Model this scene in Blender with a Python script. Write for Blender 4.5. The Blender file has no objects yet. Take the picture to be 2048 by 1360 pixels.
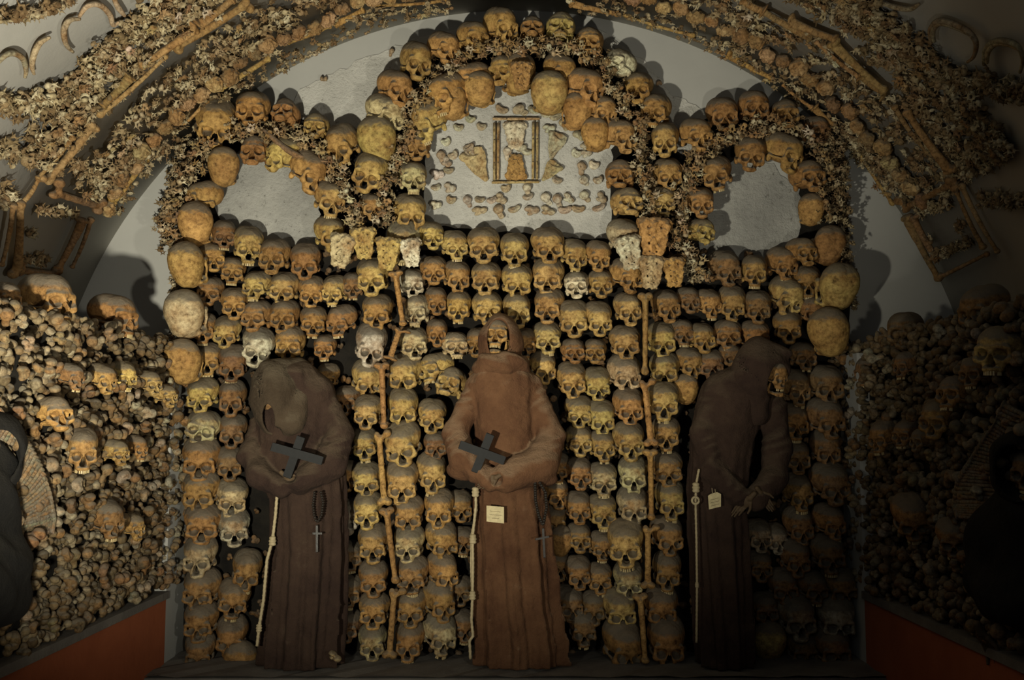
import bpy, math, random
import numpy as np
from mathutils import Matrix, Vector

random.seed(11); rng = np.random.default_rng(5)
S = bpy.context.scene
COL = S.collection
# ------------------------------------------------------------------ camera
F = 2024.0; DIST = 4.6; PITCH = math.atan(190 / F); EYE = 0.953
cam_d = bpy.data.cameras.new('camera'); cam_d.sensor_width = 36; cam_d.lens = F / 2048 * 36
cam = bpy.data.objects.new('camera', cam_d); COL.objects.link(cam)
cam.location = (0, -DIST, EYE); cam.rotation_euler = (math.pi / 2 + PITCH, 0, 0)
S.camera = cam
# ------------------------------------------------------------------ world and lights
w = bpy.data.worlds.new('world'); S.world = w; w.use_nodes = True
w.node_tree.nodes['Background'].inputs[0].default_value = (0.62, 0.70, 0.70, 1)
w.node_tree.nodes['Background'].inputs[1].default_value = 0.045
S.view_settings.view_transform = 'Standard'; S.view_settings.look = 'None'
S.view_settings.gamma = 1; S.view_settings.use_curve_mapping = False
S.view_settings.exposure = -0.38
def spot(name, loc, aim, power, color, size=75, blend=0.9, soft=0.05):
    l = bpy.data.lights.new(name, 'SPOT'); l.energy = power; l.color = color
    l.spot_size = math.radians(size); l.spot_blend = blend; l.shadow_soft_size = soft
    o = bpy.data.objects.new(name, l); COL.objects.link(o); o.location = loc
    o.rotation_euler = (Vector(aim) - Vector(loc)).to_track_quat('-Z', 'Y').to_euler()
    return o
spot('floor_spotlight', (-0.80, -3.1, 0.62), (-0.72, 0, 2.15), 520, (1.0, 0.95, 0.77), 92, 1.0, 0.045)
spot('floor_spotlight', (0.75, -3.1, 0.58), (-0.75, 0, 2.15), 120, (1.0, 0.95, 0.79), 96, 1.0, 0.06)
fl = bpy.data.lights.new('soft_fill', 'AREA'); fl.shape = 'RECTANGLE'; fl.size = 2.4; fl.size_y = 1.4; fl.energy = 5.0; fl.color = (.93, .97, 1.0)  # added soft fill behind the viewer, evens out the left plaster and vault
fo = bpy.data.objects.new('soft_fill', fl); COL.objects.link(fo); fo.location = (-0.5, -4.9, 2.1)
fo.rotation_euler = (Vector((-0.4, 0, 1.5)) - Vector(fo.location)).to_track_quat('-Z', 'Y').to_euler()
# ------------------------------------------------------------------ pixel -> world helpers
CP, SP = math.cos(PITCH), math.sin(PITCH)
CAM = np.array([0, -DIST, EYE])
def ray(px, py):
    x = (px - 1024) / F; z = -(py - 680) / F
    return np.array([x, CP - z * SP, SP + z * CP])
def at(px, py, Y):
    d = ray(px, py); t = (Y - CAM[1]) / d[1]; return CAM + d * t
def at_x(px, py, X):
    d = ray(px, py); t = (X - CAM[0]) / d[0]; return CAM + d * t
def mpp(Y):
    return (Y + DIST) / F          # metres per pixel at depth Y
XC = float(at(1030, 870, 0)[0])
VC = at(1030, 930, 0); VR = 935 * mpp(0)
def on_vault(px, py, inset=0.0):
    d = ray(px, py); R = VR - inset
    ox, oz = CAM[0] - VC[0], CAM[2] - VC[2]
    a = d[0]**2 + d[2]**2; b = 2 * (ox * d[0] + oz * d[2]); c = ox * ox + oz * oz - R * R
    t = (-b + math.sqrt(b * b - 4 * a * c)) / (2 * a)
    p = CAM + d * t
    if p[1] > -inset:
        return at(px, py, -inset), np.array([0, -1, 0.])
    n = np.array([VC[0] - p[0], 0, VC[2] - p[2]]); return p, n / np.linalg.norm(n)
# ------------------------------------------------------------------ signed distance modelling
def ell(P, c, r):
    r = np.array(r, float); q = (P - np.array(c, float)) / r
    k0 = np.sqrt((q**2).sum(-1)); k1 = np.sqrt(((q / r)**2).sum(-1))
    return k0 * (k0 - 1) / np.maximum(k1, 1e-9)
def cap(P, a, b, ra, rb=None):
    if rb is None: rb = ra
    a = np.array(a, float); b = np.array(b, float); ab = b - a
    t = np.clip(((P - a) @ ab) / max(ab @ ab, 1e-12), 0, 1)
    return np.sqrt(((P - a - t[..., None] * ab)**2).sum(-1)) - (ra + (rb - ra) * t)
def smin(a, b, k):
    h = np.clip(.5 + .5 * (b - a) / k, 0, 1); return b * (1 - h) + a * h - k * h * (1 - h)
def smax(a, b, k): return -smin(-a, -b, k)
def wob(P, f, s=0):
    x, y, z = P[..., 0] * f, P[..., 1] * f, P[..., 2] * f
    return (np.sin(x * 1.1 + 1.7 * np.sin(y * .9 + s) + s) * np.sin(y * 1.3 + 1.3 * np.sin(z * 1.1 + 2 * s)) +
            .5 * np.sin(z * 2.3 + 1.9 * np.sin(x * 1.7 + s) + s) * np.sin(y * 2.1 + x))
def nets(f, lo, hi, cell):
    lo = np.array(lo, float); hi = np.array(hi, float)
    n = np.maximum(np.ceil((hi - lo) / cell).astype(int) + 1, 3)
    ax = [lo[i] + np.arange(n[i]) * cell for i in range(3)]
    G = np.stack(np.meshgrid(*ax, indexing='ij'), -1)
    v = f(G.reshape(-1, 3)).reshape(n).astype(float)
    v[v == 0] = 1e-9
    c = n - 1
    acc = np.zeros((*c, 3)); cnt = np.zeros(c)
    def sub(o): return v[o[0]:o[0] + c[0], o[1]:o[1] + c[1], o[2]:o[2] + c[2]]
    for axis in range(3):
        o1, o2 = [i for i in range(3) if i != axis]
        for a in (0, 1):
            for b in (0, 1):
                s = [0, 0, 0]; s[o1] = a; s[o2] = b; e = list(s); e[axis] = 1
                v0, v1 = sub(s), sub(e); m = (v0 < 0) != (v1 < 0)
                t = np.where(m, v0 / np.where(m, v0 - v1, 1), 0)
                p = np.zeros((*c, 3)); p[..., axis] = t; p[..., o1] = a; p[..., o2] = b
                acc += p * m[..., None]; cnt += m
    act = cnt > 0; idx = -np.ones(c, int); idx[act] = np.arange(act.sum())
    base = np.stack(np.nonzero(act), -1)
    V = (base + acc[act] / cnt[act][:, None]) * cell + lo
    Q = []
    for axis in range(3):
        u, w_ = (axis + 1) % 3, (axis + 2) % 3
        sl = [slice(None)] * 3; sl[axis] = slice(0, n[axis] - 1); sl[u] = slice(1, n[u] - 1); sl[w_] = slice(1, n[w_] - 1)
        sh = list(sl); sh[axis] = slice(1, n[axis])
        a0 = v[tuple(sl)] < 0; b0 = v[tuple(sh)] < 0
        I = np.stack(np.nonzero(a0 != b0), -1)
        if len(I) == 0: continue
        flip = ~a0[tuple(I.T)]
        I[:, u] += 1; I[:, w_] += 1
        def g(du, dw):
            J = I.copy(); J[:, u] -= du; J[:, w_] -= dw; return idx[tuple(J.T)]
        q = np.stack([g(1, 1), g(0, 1), g(0, 0), g(1, 0)], -1); q[flip] = q[flip][:, ::-1]
        Q.append(q)
    return V, np.concatenate(Q)
def to_mesh(name, V, Q, mat=None, smooth=True):
    me = bpy.data.meshes.new(name); V = np.asarray(V, np.float32); Q = np.asarray(Q, np.int32); k = Q.shape[1]
    me.vertices.add(len(V)); me.vertices.foreach_set('co', V.ravel())
    me.loops.add(Q.size); me.loops.foreach_set('vertex_index', Q.ravel())
    me.polygons.add(len(Q)); me.polygons.foreach_set('loop_start', np.arange(0, Q.size, k, dtype=np.int32))
    me.update(calc_edges=True); me.validate()
    me.polygons.foreach_set('use_smooth', np.full(len(me.polygons), smooth))
    if mat: me.materials.append(mat)
    me.update()
    return me
def sdf_mesh(name, f, lo, hi, cell, mat=None, scale=1.0):
    V, Q = nets(f, lo, hi, cell); return to_mesh(name, V * scale, Q, mat)
def raw_mesh(name, V, Fc, mat=None, smooth=False):
    me = bpy.data.meshes.new(name); me.from_pydata([tuple(map(float, v)) for v in V], [], [tuple(int(i) for i in f) for f in Fc]); me.update()
    if smooth: me.polygons.foreach_set('use_smooth', [True] * len(me.polygons))
    if mat: me.materials.append(mat)
    return me
def arrays(me):
    V = np.zeros(len(me.vertices) * 3, np.float32); me.vertices.foreach_get('co', V)
    L = np.zeros(len(me.loops), np.int32); me.loops.foreach_get('vertex_index', L)
    return V.reshape(-1, 3), L.reshape(-1, 4)
def obj(name, me, parent=None, M=None, label=None, cat=None, group=None, kind=None, color=None):
    o = bpy.data.objects.new(name, me); COL.objects.link(o)
    if parent is not None: o.parent = parent
    if M is not None: o.matrix_local = M
    if label: o['label'] = label
    if cat: o['category'] = cat
    if group: o['group'] = group
    if kind: o['kind'] = kind
    if color: o.color = (*color, 1)
    return o
def frame(n, spin=0.0):
    """rotation whose local -Y points along n, spun about it"""
    n = Vector(n).normalized(); up = Vector((0, 0, 1))
    if abs(n.dot(up)) > .95: up = Vector((1, 0, 0))
    y = -n; x = y.cross(up).normalized(); z = x.cross(y)
    R = Matrix((x, y, z)).transposed()
    return R.to_4x4() @ Matrix.Rotation(spin, 4, 'Y')
def TRS(p, R, s):
    return Matrix.Translation(Vector(p)) @ R @ (Matrix.Diagonal((*s, 1)) if hasattr(s, '__len__') else Matrix.Scale(s, 4))
def merged(name, meshes, mats4, mat, **kw):
    Vs, Qs, off = [], [], 0; A = [arrays(m) for m in meshes]
    for i, M in mats4:
        V, Q = A[i]; M = np.array(M)
        Vs.append(V @ M[:3, :3].T + M[:3, 3]); Qs.append(Q + off); off += len(V)
    return obj(name, to_mesh(name, np.concatenate(Vs), np.concatenate(Qs), mat), **kw)
def tube(pts, radii, seg=8, twist=0.0):
    pts = [np.array(p, float) for p in pts]; n = len(pts)
    if not hasattr(radii, '__len__'): radii = [radii] * n
    V, Q = [], []; prev = None
    for i, p in enumerate(pts):
        t = pts[min(i + 1, n - 1)] - pts[max(i - 1, 0)]; t = t / max(np.linalg.norm(t), 1e-9)
        if prev is None:
            a = np.array([0, 0, 1.]) if abs(t[2]) < .9 else np.array([1., 0, 0]); u = np.cross(t, a)
        else: u = prev - t * (prev @ t)
        u /= np.linalg.norm(u); prev = u; v_ = np.cross(t, u)
        for k in range(seg):
            a = 2 * math.pi * k / seg + twist * i; V.append(p + radii[i] * (math.cos(a) * u + math.sin(a) * v_))
    for i in range(n - 1):
        for k in range(seg):
            k2 = (k + 1) % seg; Q.append((i * seg + k, i * seg + k2, (i + 1) * seg + k2, (i + 1) * seg + k))
    Q.append(tuple(range(seg - 1, -1, -1))); Q.append(tuple(range((n - 1) * seg, n * seg)))
    return V, Q
def box(x0, x1, y0, y1, z0, z1):
    V = [(x, y, z) for x in (x0, x1) for y in (y0, y1) for z in (z0, z1)]
    return V, [(0, 1, 3, 2), (4, 6, 7, 5), (0, 4, 5, 1), (2, 3, 7, 6), (0, 2, 6, 4), (1, 5, 7, 3)]
def join(*vf):
    V, Fc = [], []
    for v, f in vf:
        o = len(V); V += list(v); Fc += [tuple(i + o for i in q) for q in f]
    return V, Fc
# ------------------------------------------------------------------ materials
def mat_base(name, rough=.8):
    m = bpy.data.materials.new(name); m.use_nodes = True; nt = m.node_tree
    b = nt.nodes['Principled BSDF']; b.inputs['Roughness'].default_value = rough
    b.inputs['Specular IOR Level'].default_value = .25
    return m, nt, b
def N(nt, t, **kw):
    n = nt.nodes.new(t)
    for k, v in kw.items(): setattr(n, k, v)
    return n
def noise(nt, scale, detail=4, coord='Object', rough=.6):
    tc = N(nt, 'ShaderNodeTexCoord'); n = N(nt, 'ShaderNodeTexNoise'); n.inputs['Scale'].default_value = scale
    n.inputs['Detail'].default_value = detail; n.inputs['Roughness'].default_value = rough
    nt.links.new(tc.outputs[coord], n.inputs['Vector']); return n
def ramp(nt, src, stops):
    r = N(nt, 'ShaderNodeValToRGB'); e = r.color_ramp.elements
    while len(e) < len(stops): e.new(.5)
    for i, (p, c) in enumerate(stops):
        e[i].position = p; e[i].color = (*c, 1) if len(c) == 3 else c
    nt.links.new(src, r.inputs[0]); return r
def mix(nt, fac, a, b, blend='MIX'):
    m = N(nt, 'ShaderNodeMix', data_type='RGBA', blend_type=blend)
    for sock, v in ((m.inputs[0], fac), (m.inputs[6], a), (m.inputs[7], b)):
        if isinstance(v, (int, float)): sock.default_value = v
        elif isinstance(v, tuple): sock.default_value = (*v, 1)
        else: nt.links.new(v, sock)
    return m.outputs[2]
def bump(nt, b, h, strength, dist):
    n = N(nt, 'ShaderNodeBump'); n.inputs['Strength'].default_value = strength; n.inputs['Distance'].default_value = dist
    nt.links.new(h, n.inputs['Height']); nt.links.new(n.outputs[0], b.inputs['Normal'])
def bone_mat(name, source='color', stain=(.25, .125, .04), dust=(.125, .11, .085), dustiness=.85, grain=9, tones=None):
    m, nt, b = mat_base(name, .72)
    oi = N(nt, 'ShaderNodeObjectInfo')
    if source == 'color': base = oi.outputs['Color']
    else:
        g = N(nt, 'ShaderNodeNewGeometry'); base = ramp(nt, g.outputs['Random Per Island'], tones).outputs[0]
    tc = N(nt, 'ShaderNodeTexCoord')
    add = N(nt, 'ShaderNodeVectorMath', operation='ADD'); mul = N(nt, 'ShaderNodeVectorMath', operation='SCALE')
    cmb = N(nt, 'ShaderNodeCombineXYZ')
    for i in range(3): nt.links.new(oi.outputs['Random'], cmb.inputs[i])
    nt.links.new(cmb.outputs[0], mul.inputs[0]); mul.inputs['Scale'].default_value = 17.0
    nt.links.new(tc.outputs['Object'], add.inputs[0]); nt.links.new(mul.outputs[0], add.inputs[1])
    n1 = N(nt, 'ShaderNodeTexNoise'); n1.inputs['Scale'].default_value = grain; n1.inputs['Detail'].default_value = 5; n1.inputs['Roughness'].default_value = .65
    nt.links.new(add.outputs[0], n1.inputs['Vector'])
    r1 = ramp(nt, n1.outputs[0], [(.42, (0, 0, 0)), (.66, (.8, .8, .8))])
    c = mix(nt, r1.outputs[0], base, stain)
    n2 = N(nt, 'ShaderNodeTexNoise'); n2.inputs['Scale'].default_value = grain * 5; n2.inputs['Detail'].default_value = 6; n2.inputs['Roughness'].default_value = .75
    nt.links.new(add.outputs[0], n2.inputs['Vector'])
    r2 = ramp(nt, n2.outputs[0], [(.32, (.22, .18, .13)), (.44, (.70, .67, .62)), (.60, (1.2, 1.2, 1.15))])
    c = mix(nt, 1.0, c, r2.outputs[0], 'MULTIPLY')
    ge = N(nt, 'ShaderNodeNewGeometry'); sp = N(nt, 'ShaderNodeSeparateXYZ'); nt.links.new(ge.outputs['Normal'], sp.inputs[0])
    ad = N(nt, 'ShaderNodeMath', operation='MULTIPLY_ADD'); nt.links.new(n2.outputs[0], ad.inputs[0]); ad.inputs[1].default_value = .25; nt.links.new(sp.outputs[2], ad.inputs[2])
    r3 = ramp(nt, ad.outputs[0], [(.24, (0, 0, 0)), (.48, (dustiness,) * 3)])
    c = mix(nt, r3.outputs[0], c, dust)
    nt.links.new(c, b.inputs['Base Color'])
    bump(nt, b, n2.outputs[0], .85, .006)
    return m
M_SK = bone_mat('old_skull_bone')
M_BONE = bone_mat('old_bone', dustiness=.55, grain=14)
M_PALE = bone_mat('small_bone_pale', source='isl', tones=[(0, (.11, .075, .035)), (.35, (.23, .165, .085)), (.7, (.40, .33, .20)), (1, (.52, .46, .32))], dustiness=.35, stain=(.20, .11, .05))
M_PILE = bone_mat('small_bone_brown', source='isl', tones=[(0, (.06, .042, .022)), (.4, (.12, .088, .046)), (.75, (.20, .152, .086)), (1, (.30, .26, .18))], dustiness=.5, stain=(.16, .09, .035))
M_INFILL = bone_mat('shaded_chink_bone', source='isl', tones=[(0, (.05, .03, .015)), (1, (.15, .10, .06))], dustiness=.3)  # darker copy of the pile bone, chink shade put into the colour
def plaster(name, c1, c2, sc, bs, bd, crack=None):
    m, nt, b = mat_base(name, .9); n1 = noise(nt, sc, 6); r = ramp(nt, n1.outputs[0], [(.3, c1), (.7, c2)])
    c = r.outputs[0]; n2 = noise(nt, sc * 12, 8, rough=.7)
    if crack:
        n3 = noise(nt, 30, 10, rough=.85); r3 = ramp(nt, n3.outputs[0], [(.36, (0.25, .24, .22)), (.43, (1, 1, 1))]); c = mix(nt, crack, c, r3.outputs[0], 'MULTIPLY')
    nt.links.new(c, b.inputs['Base Color']); bump(nt, b, n2.outputs[0], bs, bd); return m
M_WALL = plaster('smooth_grey_plaster', (.33, .325, .305), (.42, .415, .385), 1.2, .25, .004)
M_VAULT = plaster('vault_plaster', (.44, .425, .39), (.55, .535, .49), 1.5, .3, .004)
M_ROUGH = plaster('rough_white_plaster', (.42, .41, .375), (.60, .585, .535), 5, .9, .012, .8)
M_ROUGH2 = plaster('patchy_rough_plaster', (.27, .265, .245), (.47, .46, .42), 3.2, 1.0, .014, .9)
M_STONE = plaster('dusty_grey_ledge', (.10, .09, .08), (.17, .155, .135), 6, .6, .006)
M_RED = plaster('terracotta_painted_plaster', (.24, .065, .025), (.34, .10, .04), 3, .4, .004)
M_DARK = plaster('gap_shade_black', (.008, .007, .006), (.022, .018, .013), 14, .8, .01)  # near-black colour paints the shade in gaps behind skulls and bones
M_FLOOR = plaster('worn_floor', (.10, .09, .08), (.15, .13, .11), 3, .4, .004)
def cloth(name, c1, c2, dust):
    m, nt, b = mat_base(name, .95); n1 = noise(nt, 5, 6, rough=.7); r = ramp(nt, n1.outputs[0], [(.35, c1), (.62, c2), (.78, dust)])
    n2 = noise(nt, 260, 3); ge = N(nt, 'ShaderNodeNewGeometry'); sp = N(nt, 'ShaderNodeSeparateXYZ'); nt.links.new(ge.outputs['Normal'], sp.inputs[0])
    ad = N(nt, 'ShaderNodeMath', operation='MULTIPLY_ADD'); nt.links.new(n1.outputs[0], ad.inputs[0]); ad.inputs[1].default_value = .5; nt.links.new(sp.outputs[2], ad.inputs[2])
    rd = ramp(nt, ad.outputs[0], [(.38, (0, 0, 0)), (.75, (.8, .8, .8))]); nt.links.new(mix(nt, rd.outputs[0], r.outputs[0], dust), b.inputs['Base Color'])
    n3 = noise(nt, 15, 7); a = N(nt, 'ShaderNodeMath', operation='MULTIPLY_ADD'); nt.links.new(n2.outputs[0], a.inputs[0]); a.inputs[1].default_value = .15; nt.links.new(n3.outputs[0], a.inputs[2])
    bump(nt, b, a.outputs[0], .85, .022); return m
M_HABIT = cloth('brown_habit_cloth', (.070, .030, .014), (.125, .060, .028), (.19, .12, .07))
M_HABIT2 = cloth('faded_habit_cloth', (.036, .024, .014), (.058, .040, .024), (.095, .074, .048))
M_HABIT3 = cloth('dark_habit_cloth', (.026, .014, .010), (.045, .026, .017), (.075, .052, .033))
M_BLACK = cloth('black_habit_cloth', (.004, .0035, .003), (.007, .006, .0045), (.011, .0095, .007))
def plain(name, c, rough=.7):
    m, nt, b = mat_base(name, rough); n = noise(nt, 60, 4); r = ramp(nt, n.outputs[0], [(.3, tuple(v * .7 for v in c)), (.7, c)])
    nt.links.new(r.outputs[0], b.inputs['Base Color']); bump(nt, b, n.outputs[0], .3, .002); return m
M_WOOD = plain('black_painted_wood', (.012, .012, .012), .7); M_ROPE = plain('old_rope', (.42, .34, .20)); M_BEAD = plain('dark_bead', (.025, .02, .016), .4)
M_PAPER = plain('yellowed_paper', (.55, .46, .26)); M_INK = plain('faded_ink', (.10, .07, .04)); M_TEETH = plain('old_teeth', (.52, .40, .20), .4)
M_HAND = plain('dried_hand', (.10, .065, .035))
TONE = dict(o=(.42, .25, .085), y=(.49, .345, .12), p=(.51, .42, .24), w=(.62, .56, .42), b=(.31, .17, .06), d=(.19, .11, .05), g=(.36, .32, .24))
TONE_WORD = dict(o='orange-brown', y='ochre-yellow', p='pale tan', w='bleached whitish', b='brown', d='dark brown', g='greyish')
# ------------------------------------------------------------------ setting
def struct(name, vf, mat, smooth=False):
    return obj(name, raw_mesh(name, vf[0], vf[1], mat, smooth), kind='structure')
LX = -685 * mpp(-.25) + XC; RX = 685 * mpp(-.25) + XC           # side faces of the bone piles
ZS = float(at(345, 1182, -.25)[2])                              # side ledge height
ZP = float(at(345, 692, -.25)[2])                                                        # pile top height
YF = -.48                                                        # front of the back ledge
WL, WR = VC[0] - VR, VC[0] + VR
struct('wall_back', box(WL - .3, WR + .3, 0, .12, -.8, VC[2] + VR + .3), M_WALL)
struct('floor', box(WL - .3, WR + .3, -6.2, .1, -.95, -.8), M_FLOOR)
V, Q = [], []; NS = 96
for i in range(NS + 1):
    a = math.pi * i / NS
    for r in (VR, VR + .15):
        for y in (0.0, -4.2): V.append((VC[0] + r * math.cos(a), y, VC[2] + r * math.sin(a)))
for i in range(NS):
    b = i * 4; c = b + 4
    Q += [(b, c, c + 1, b + 1), (b + 2, b + 3, c + 3, c + 2), (b + 1, c + 1, c + 3, b + 3), (b, b + 2, c + 2, c)]
struct('ceiling', (V, Q), M_VAULT, True)
struct('wall_left', box(WL - .15, WL, -4.2, 0, -.8, VC[2]), M_WALL)
struct('wall_right', box(WR, WR + .15, -4.2, 0, -.8, VC[2]), M_WALL)
# ledge and its red front, side bases with plaster jambs
def grid_top(x0, x1, y0, y1, z, nx=40, ny=6, amp=.006):
    V = [(x0 + (x1 - x0) * i / nx, y0 + (y1 - y0) * j / ny, z + amp * math.sin(i * 2.1 + j) * math.sin(i * .7 + j * 2.3)) for i in range(nx + 1) for j in range(ny + 1)]
    return V, [(i * (ny + 1) + j, (i + 1) * (ny + 1) + j, (i + 1) * (ny + 1) + j + 1, i * (ny + 1) + j + 1) for i in range(nx) for j in range(ny)]
struct('trim_1', join(box(LX - .6, RX + .6, YF, 0, -.045, -.008), grid_top(LX - .02, RX + .02, YF, 0, 0)), M_STONE)
struct('wall_base', box(LX - .02, RX + .02, YF + .012, 0, -.8, -.045), M_RED)
for side, X, s in (('left', LX, -1), ('right', RX, 1)):
    a, b = sorted((X, X + s * .66))
    struct('wall_base_' + side, box(a, b, -4.2, -.25, -.8, ZS - .03), M_RED)
    a2, b2 = sorted((X - s * .012, X + s * .66))
    struct('trim_ledge_' + side, box(a2, b2, -4.2, -.25, ZS - .03, ZS), M_STONE)
    a3, b3 = sorted((X, X + s * .05))
    struct('wall_jamb_' + side, box(a3, b3, -.25, 0, 0, ZP - .03), M_WALL)
# pile cores (near-black, shade behind the bones painted in) with a dark niche
YN = float(at_x(24, 1000, LX)[1]); ZN = float(at_x(10, 905, LX)[2]); YE = YN - 1.3
for side, X, s, wall in (('left', LX, -1, WL), ('right', RX, 1, WR)):
    a, b = sorted((X + s * .05, wall)); parts = [box(a, b, YN, 0, ZS, ZP), box(a, b, YE, YN, ZN, ZP), box(a, b, -4.2, YE, ZS, ZP)]
    a, b = sorted((wall - s * .04, wall)); parts.append(box(a, b, YE, YN, ZS, ZN))
    struct('wall_pile_' + side, join(*parts), M_DARK)
def poly_px(pts, Y, depth, jag=0, step=12):
    """a plate whose outline follows the given points, with a real thickness"""
    out = []
    for i in range(len(pts)):
        (x0, y0), (x1, y1) = pts[i], pts[(i + 1) % len(pts)]
        n = max(1, int(math.hypot(x1 - x0, y1 - y0) / step))
        for k in range(n):
            t = k / n; out.append((x0 + (x1 - x0) * t + random.uniform(-jag, jag), y0 + (y1 - y0) * t + random.uniform(-jag, jag)))
    n = len(out); V = [at(x, y, Y) for x, y in out]
    V = V + [v + np.array([0, depth, 0]) for v in V]
    return V, [tuple(range(n))[::-1], tuple(range(n, 2 * n))] + [(i, (i + 1) % n, n + (i + 1) % n, n + i) for i in range(n)]
def plate(name, pts, Y, mat, jag=0):
    vf = poly_px(pts, Y, -Y - .0005, jag)
    me = raw_mesh(name, vf[0], vf[1], mat)
    return obj(name, me, kind='structure')
plate('trim_2', [(600, 178), (690, 135), (790, 92), (860, 70), (1000, 40), (1200, 60), (1300, 130), (1345, 190), (1415, 225), (1440, 300), (1380, 440), (1250, 500), (850, 500), (640, 470), (640, 330), (560, 260)], -.006, M_ROUGH, 4)
plate('trim_3', [(430, 330), (480, 270), (640, 300), (680, 400), (660, 540), (420, 520)], -.006, M_ROUGH2, 3)
plate('trim_4', [(1395, 370), (1450, 300), (1545, 330), (1600, 380), (1605, 460), (1560, 540), (1400, 540)], -.006, M_ROUGH2, 4)
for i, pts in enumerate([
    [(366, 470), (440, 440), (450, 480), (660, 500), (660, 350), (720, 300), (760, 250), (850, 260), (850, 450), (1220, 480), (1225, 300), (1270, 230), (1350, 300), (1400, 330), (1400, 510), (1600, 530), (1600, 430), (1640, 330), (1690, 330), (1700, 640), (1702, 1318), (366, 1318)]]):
    plate('wall_shade_bed', pts, -.012, M_DARK, 3)  # near-black plate standing in for the shaded recess behind the skulls
# ------------------------------------------------------------------ bone shapes (millimetres)
def skull_fn(v):
    W = v.get('W', 1.0); L = v.get('L', 1.0); Hh = v.get('H', 1.0); s = v.get('seed', 0)
    def f(P0):
        P = P0.copy(); P[:, 0] /= W; P[:, 1] /= L; P[:, 2] = np.where(P[:, 2] > 0, P[:, 2] / Hh, P[:, 2])
        A = P.copy(); A[:, 0] = np.abs(A[:, 0])
        d = ell(P, (0, 16, 14), (67, 84, 62))
        d = smin(d, ell(A, (22, 26, 24), (46, 66, 52)), 14)
        d = smin(d, ell(P, (0, -34, 16), (50, 46, 50)), 18)
        d = smax(d, -(P[:, 2] + 44 - .15 * P[:, 1]), 10)
        d = smax(d, -ell(A, (76, -46, -10), (18, 26, 34)), 14)          # temples
        face = ell(P, (0, -50, -36), (40, 30, 38))
        face = smin(face, ell(P, (0, -58, -68), (31, 26, 16)), 8)
        d = smin(d, face, 10)
        d = smin(d, ell(A, (42, -56, -36), (17, 16, 15)), 8)            # cheekbones
        d = smin(d, cap(A, (49, -60, -2), (51, -57, -32), 5, 7), 7)
        d = smin(d, cap(A, (6, -76, 1), (44, -64, 4), 6, 6), 14)       # brow
        d = smin(d, cap(A, (50, -52, -36), (60, -10, -34), 5, 4.5), 6)   # arch of the cheek
        d = smin(d, cap(A, (60, -10, -34), (56, 14, -30), 4.5, 8), 6)
        d = smin(d, ell(A, (52, 20, -40), (11, 13, 18)), 8)
        B = A.copy(); B[:, 2] += .22 * (B[:, 0] - 26)
        d = smax(d, -ell(B, (26.5, -84, -19), (18.5, 50, 18.5)), 3)       # orbits
        d = smin(d, cap(P, (0, -77, -4), (0, -84, -20), 5, 3.5), 4)       # nasal bones
        n = np.minimum(ell(A, (5, -86, -50), (10.5, 60, 12)), ell(P, (0, -86, -38), (10.5, 60, 18)))
        d = smax(d, -n, 1.2)
        d = smax(d, -ell(P, (0, -42, -46), (15, 36, 20)), 2)
        d = smax(d, -ell(P, (0, -36, -86), (18, 24, 13)), 4)            # palate
        if v.get('broken'): d = smax(d, -ell(P, v['broken'][0], v['broken'][1]), 3)
        if v.get('worn'): d = smax(d, -ell(A, (20, -90, -38), (24, 20, 16)), 6)
        return d + .6 * wob(P, .09, s) + .35 * wob(P, .25, s)
    return f
def jaw_fn(P):
    A = P.copy(); A[:, 0] = np.abs(A[:, 0])
    d = cap(A, (56, -6, -40), (50, -10, -96), 7, 9)
    d = smin(d, cap(A, (50, -10, -96), (22, -62, -108), 9, 9), 8)
    d = smin(d, cap(A, (22, -62, -108), (0, -74, -108), 9, 10), 8)
    d = smin(d, ell(P, (0, -76, -114), (16, 8, 8)), 6)
    d = smin(d, cap(A, (24, -60, -100), (0, -76, -100), 6, 7), 6)
    d = smin(d, cap(A, (52, -30, -48), (50, -20, -90), 5, 8), 6)
    return d + .4 * wob(P, .2)
def teeth_vf(z0, z1, n=10, gaps=(), rx=26, ry=25, cy=-53):
    out = []
    for i in range(n):
        if i in gaps: continue
        a = math.pi * (-.42 + .84 * i / (n - 1)); x, y = rx * math.sin(a), cy - ry * math.cos(a)
        ux, uy = math.cos(a), math.sin(a); vx, vy = -uy, ux; w, t = 3.0, 2.8
        V = []
        for z, k in ((z0, .75), (z1, 1.0)):
            for sx, sy in ((-1, -1), (1, -1), (1, 1), (-1, 1)):
                V.append(((x + sx * w * k * ux + sy * t * k * uy) * .001, (y + sx * w * k * uy - sy * t * k * ux) * .001, z * .001))
        out.append((V, [(0, 1, 2, 3), (7, 6, 5, 4), (0, 4, 5, 1), (1, 5, 6, 2), (2, 6, 7, 3), (3, 7, 4, 0)]))
    return join(*out)
SKV = [dict(seed=0), dict(W=1.07, L=.97, seed=1.3), dict(W=.93, H=1.08, seed=2.1), dict(seed=3.3, worn=1), dict(W=1.03, H=1.05, seed=4.2, broken=((34, -66, -50), (18, 20, 15))), dict(W=.98, H=.95, seed=5.5, broken=((0, -84, -78), (30, 20, 14)))]
SKM = [sdf_mesh('skull', skull_fn(v), (-86, -100, -100), (86, 114, 92), 3.4, M_SK, .001) for v in SKV]
TEETH = [raw_mesh('teeth', *teeth_vf(-74, -88, gaps=g), M_TEETH) for g in ((2, 7), (0, 3, 4, 9), (1,))]
JAW = sdf_mesh('lower_jaw', jaw_fn, (-70, -92, -128), (70, 12, -26), 3.4, M_SK, .001)
LTEETH = raw_mesh('teeth', *teeth_vf(-89, -102, gaps=(4,), rx=24, ry=23, cy=-54), M_TEETH)
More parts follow.
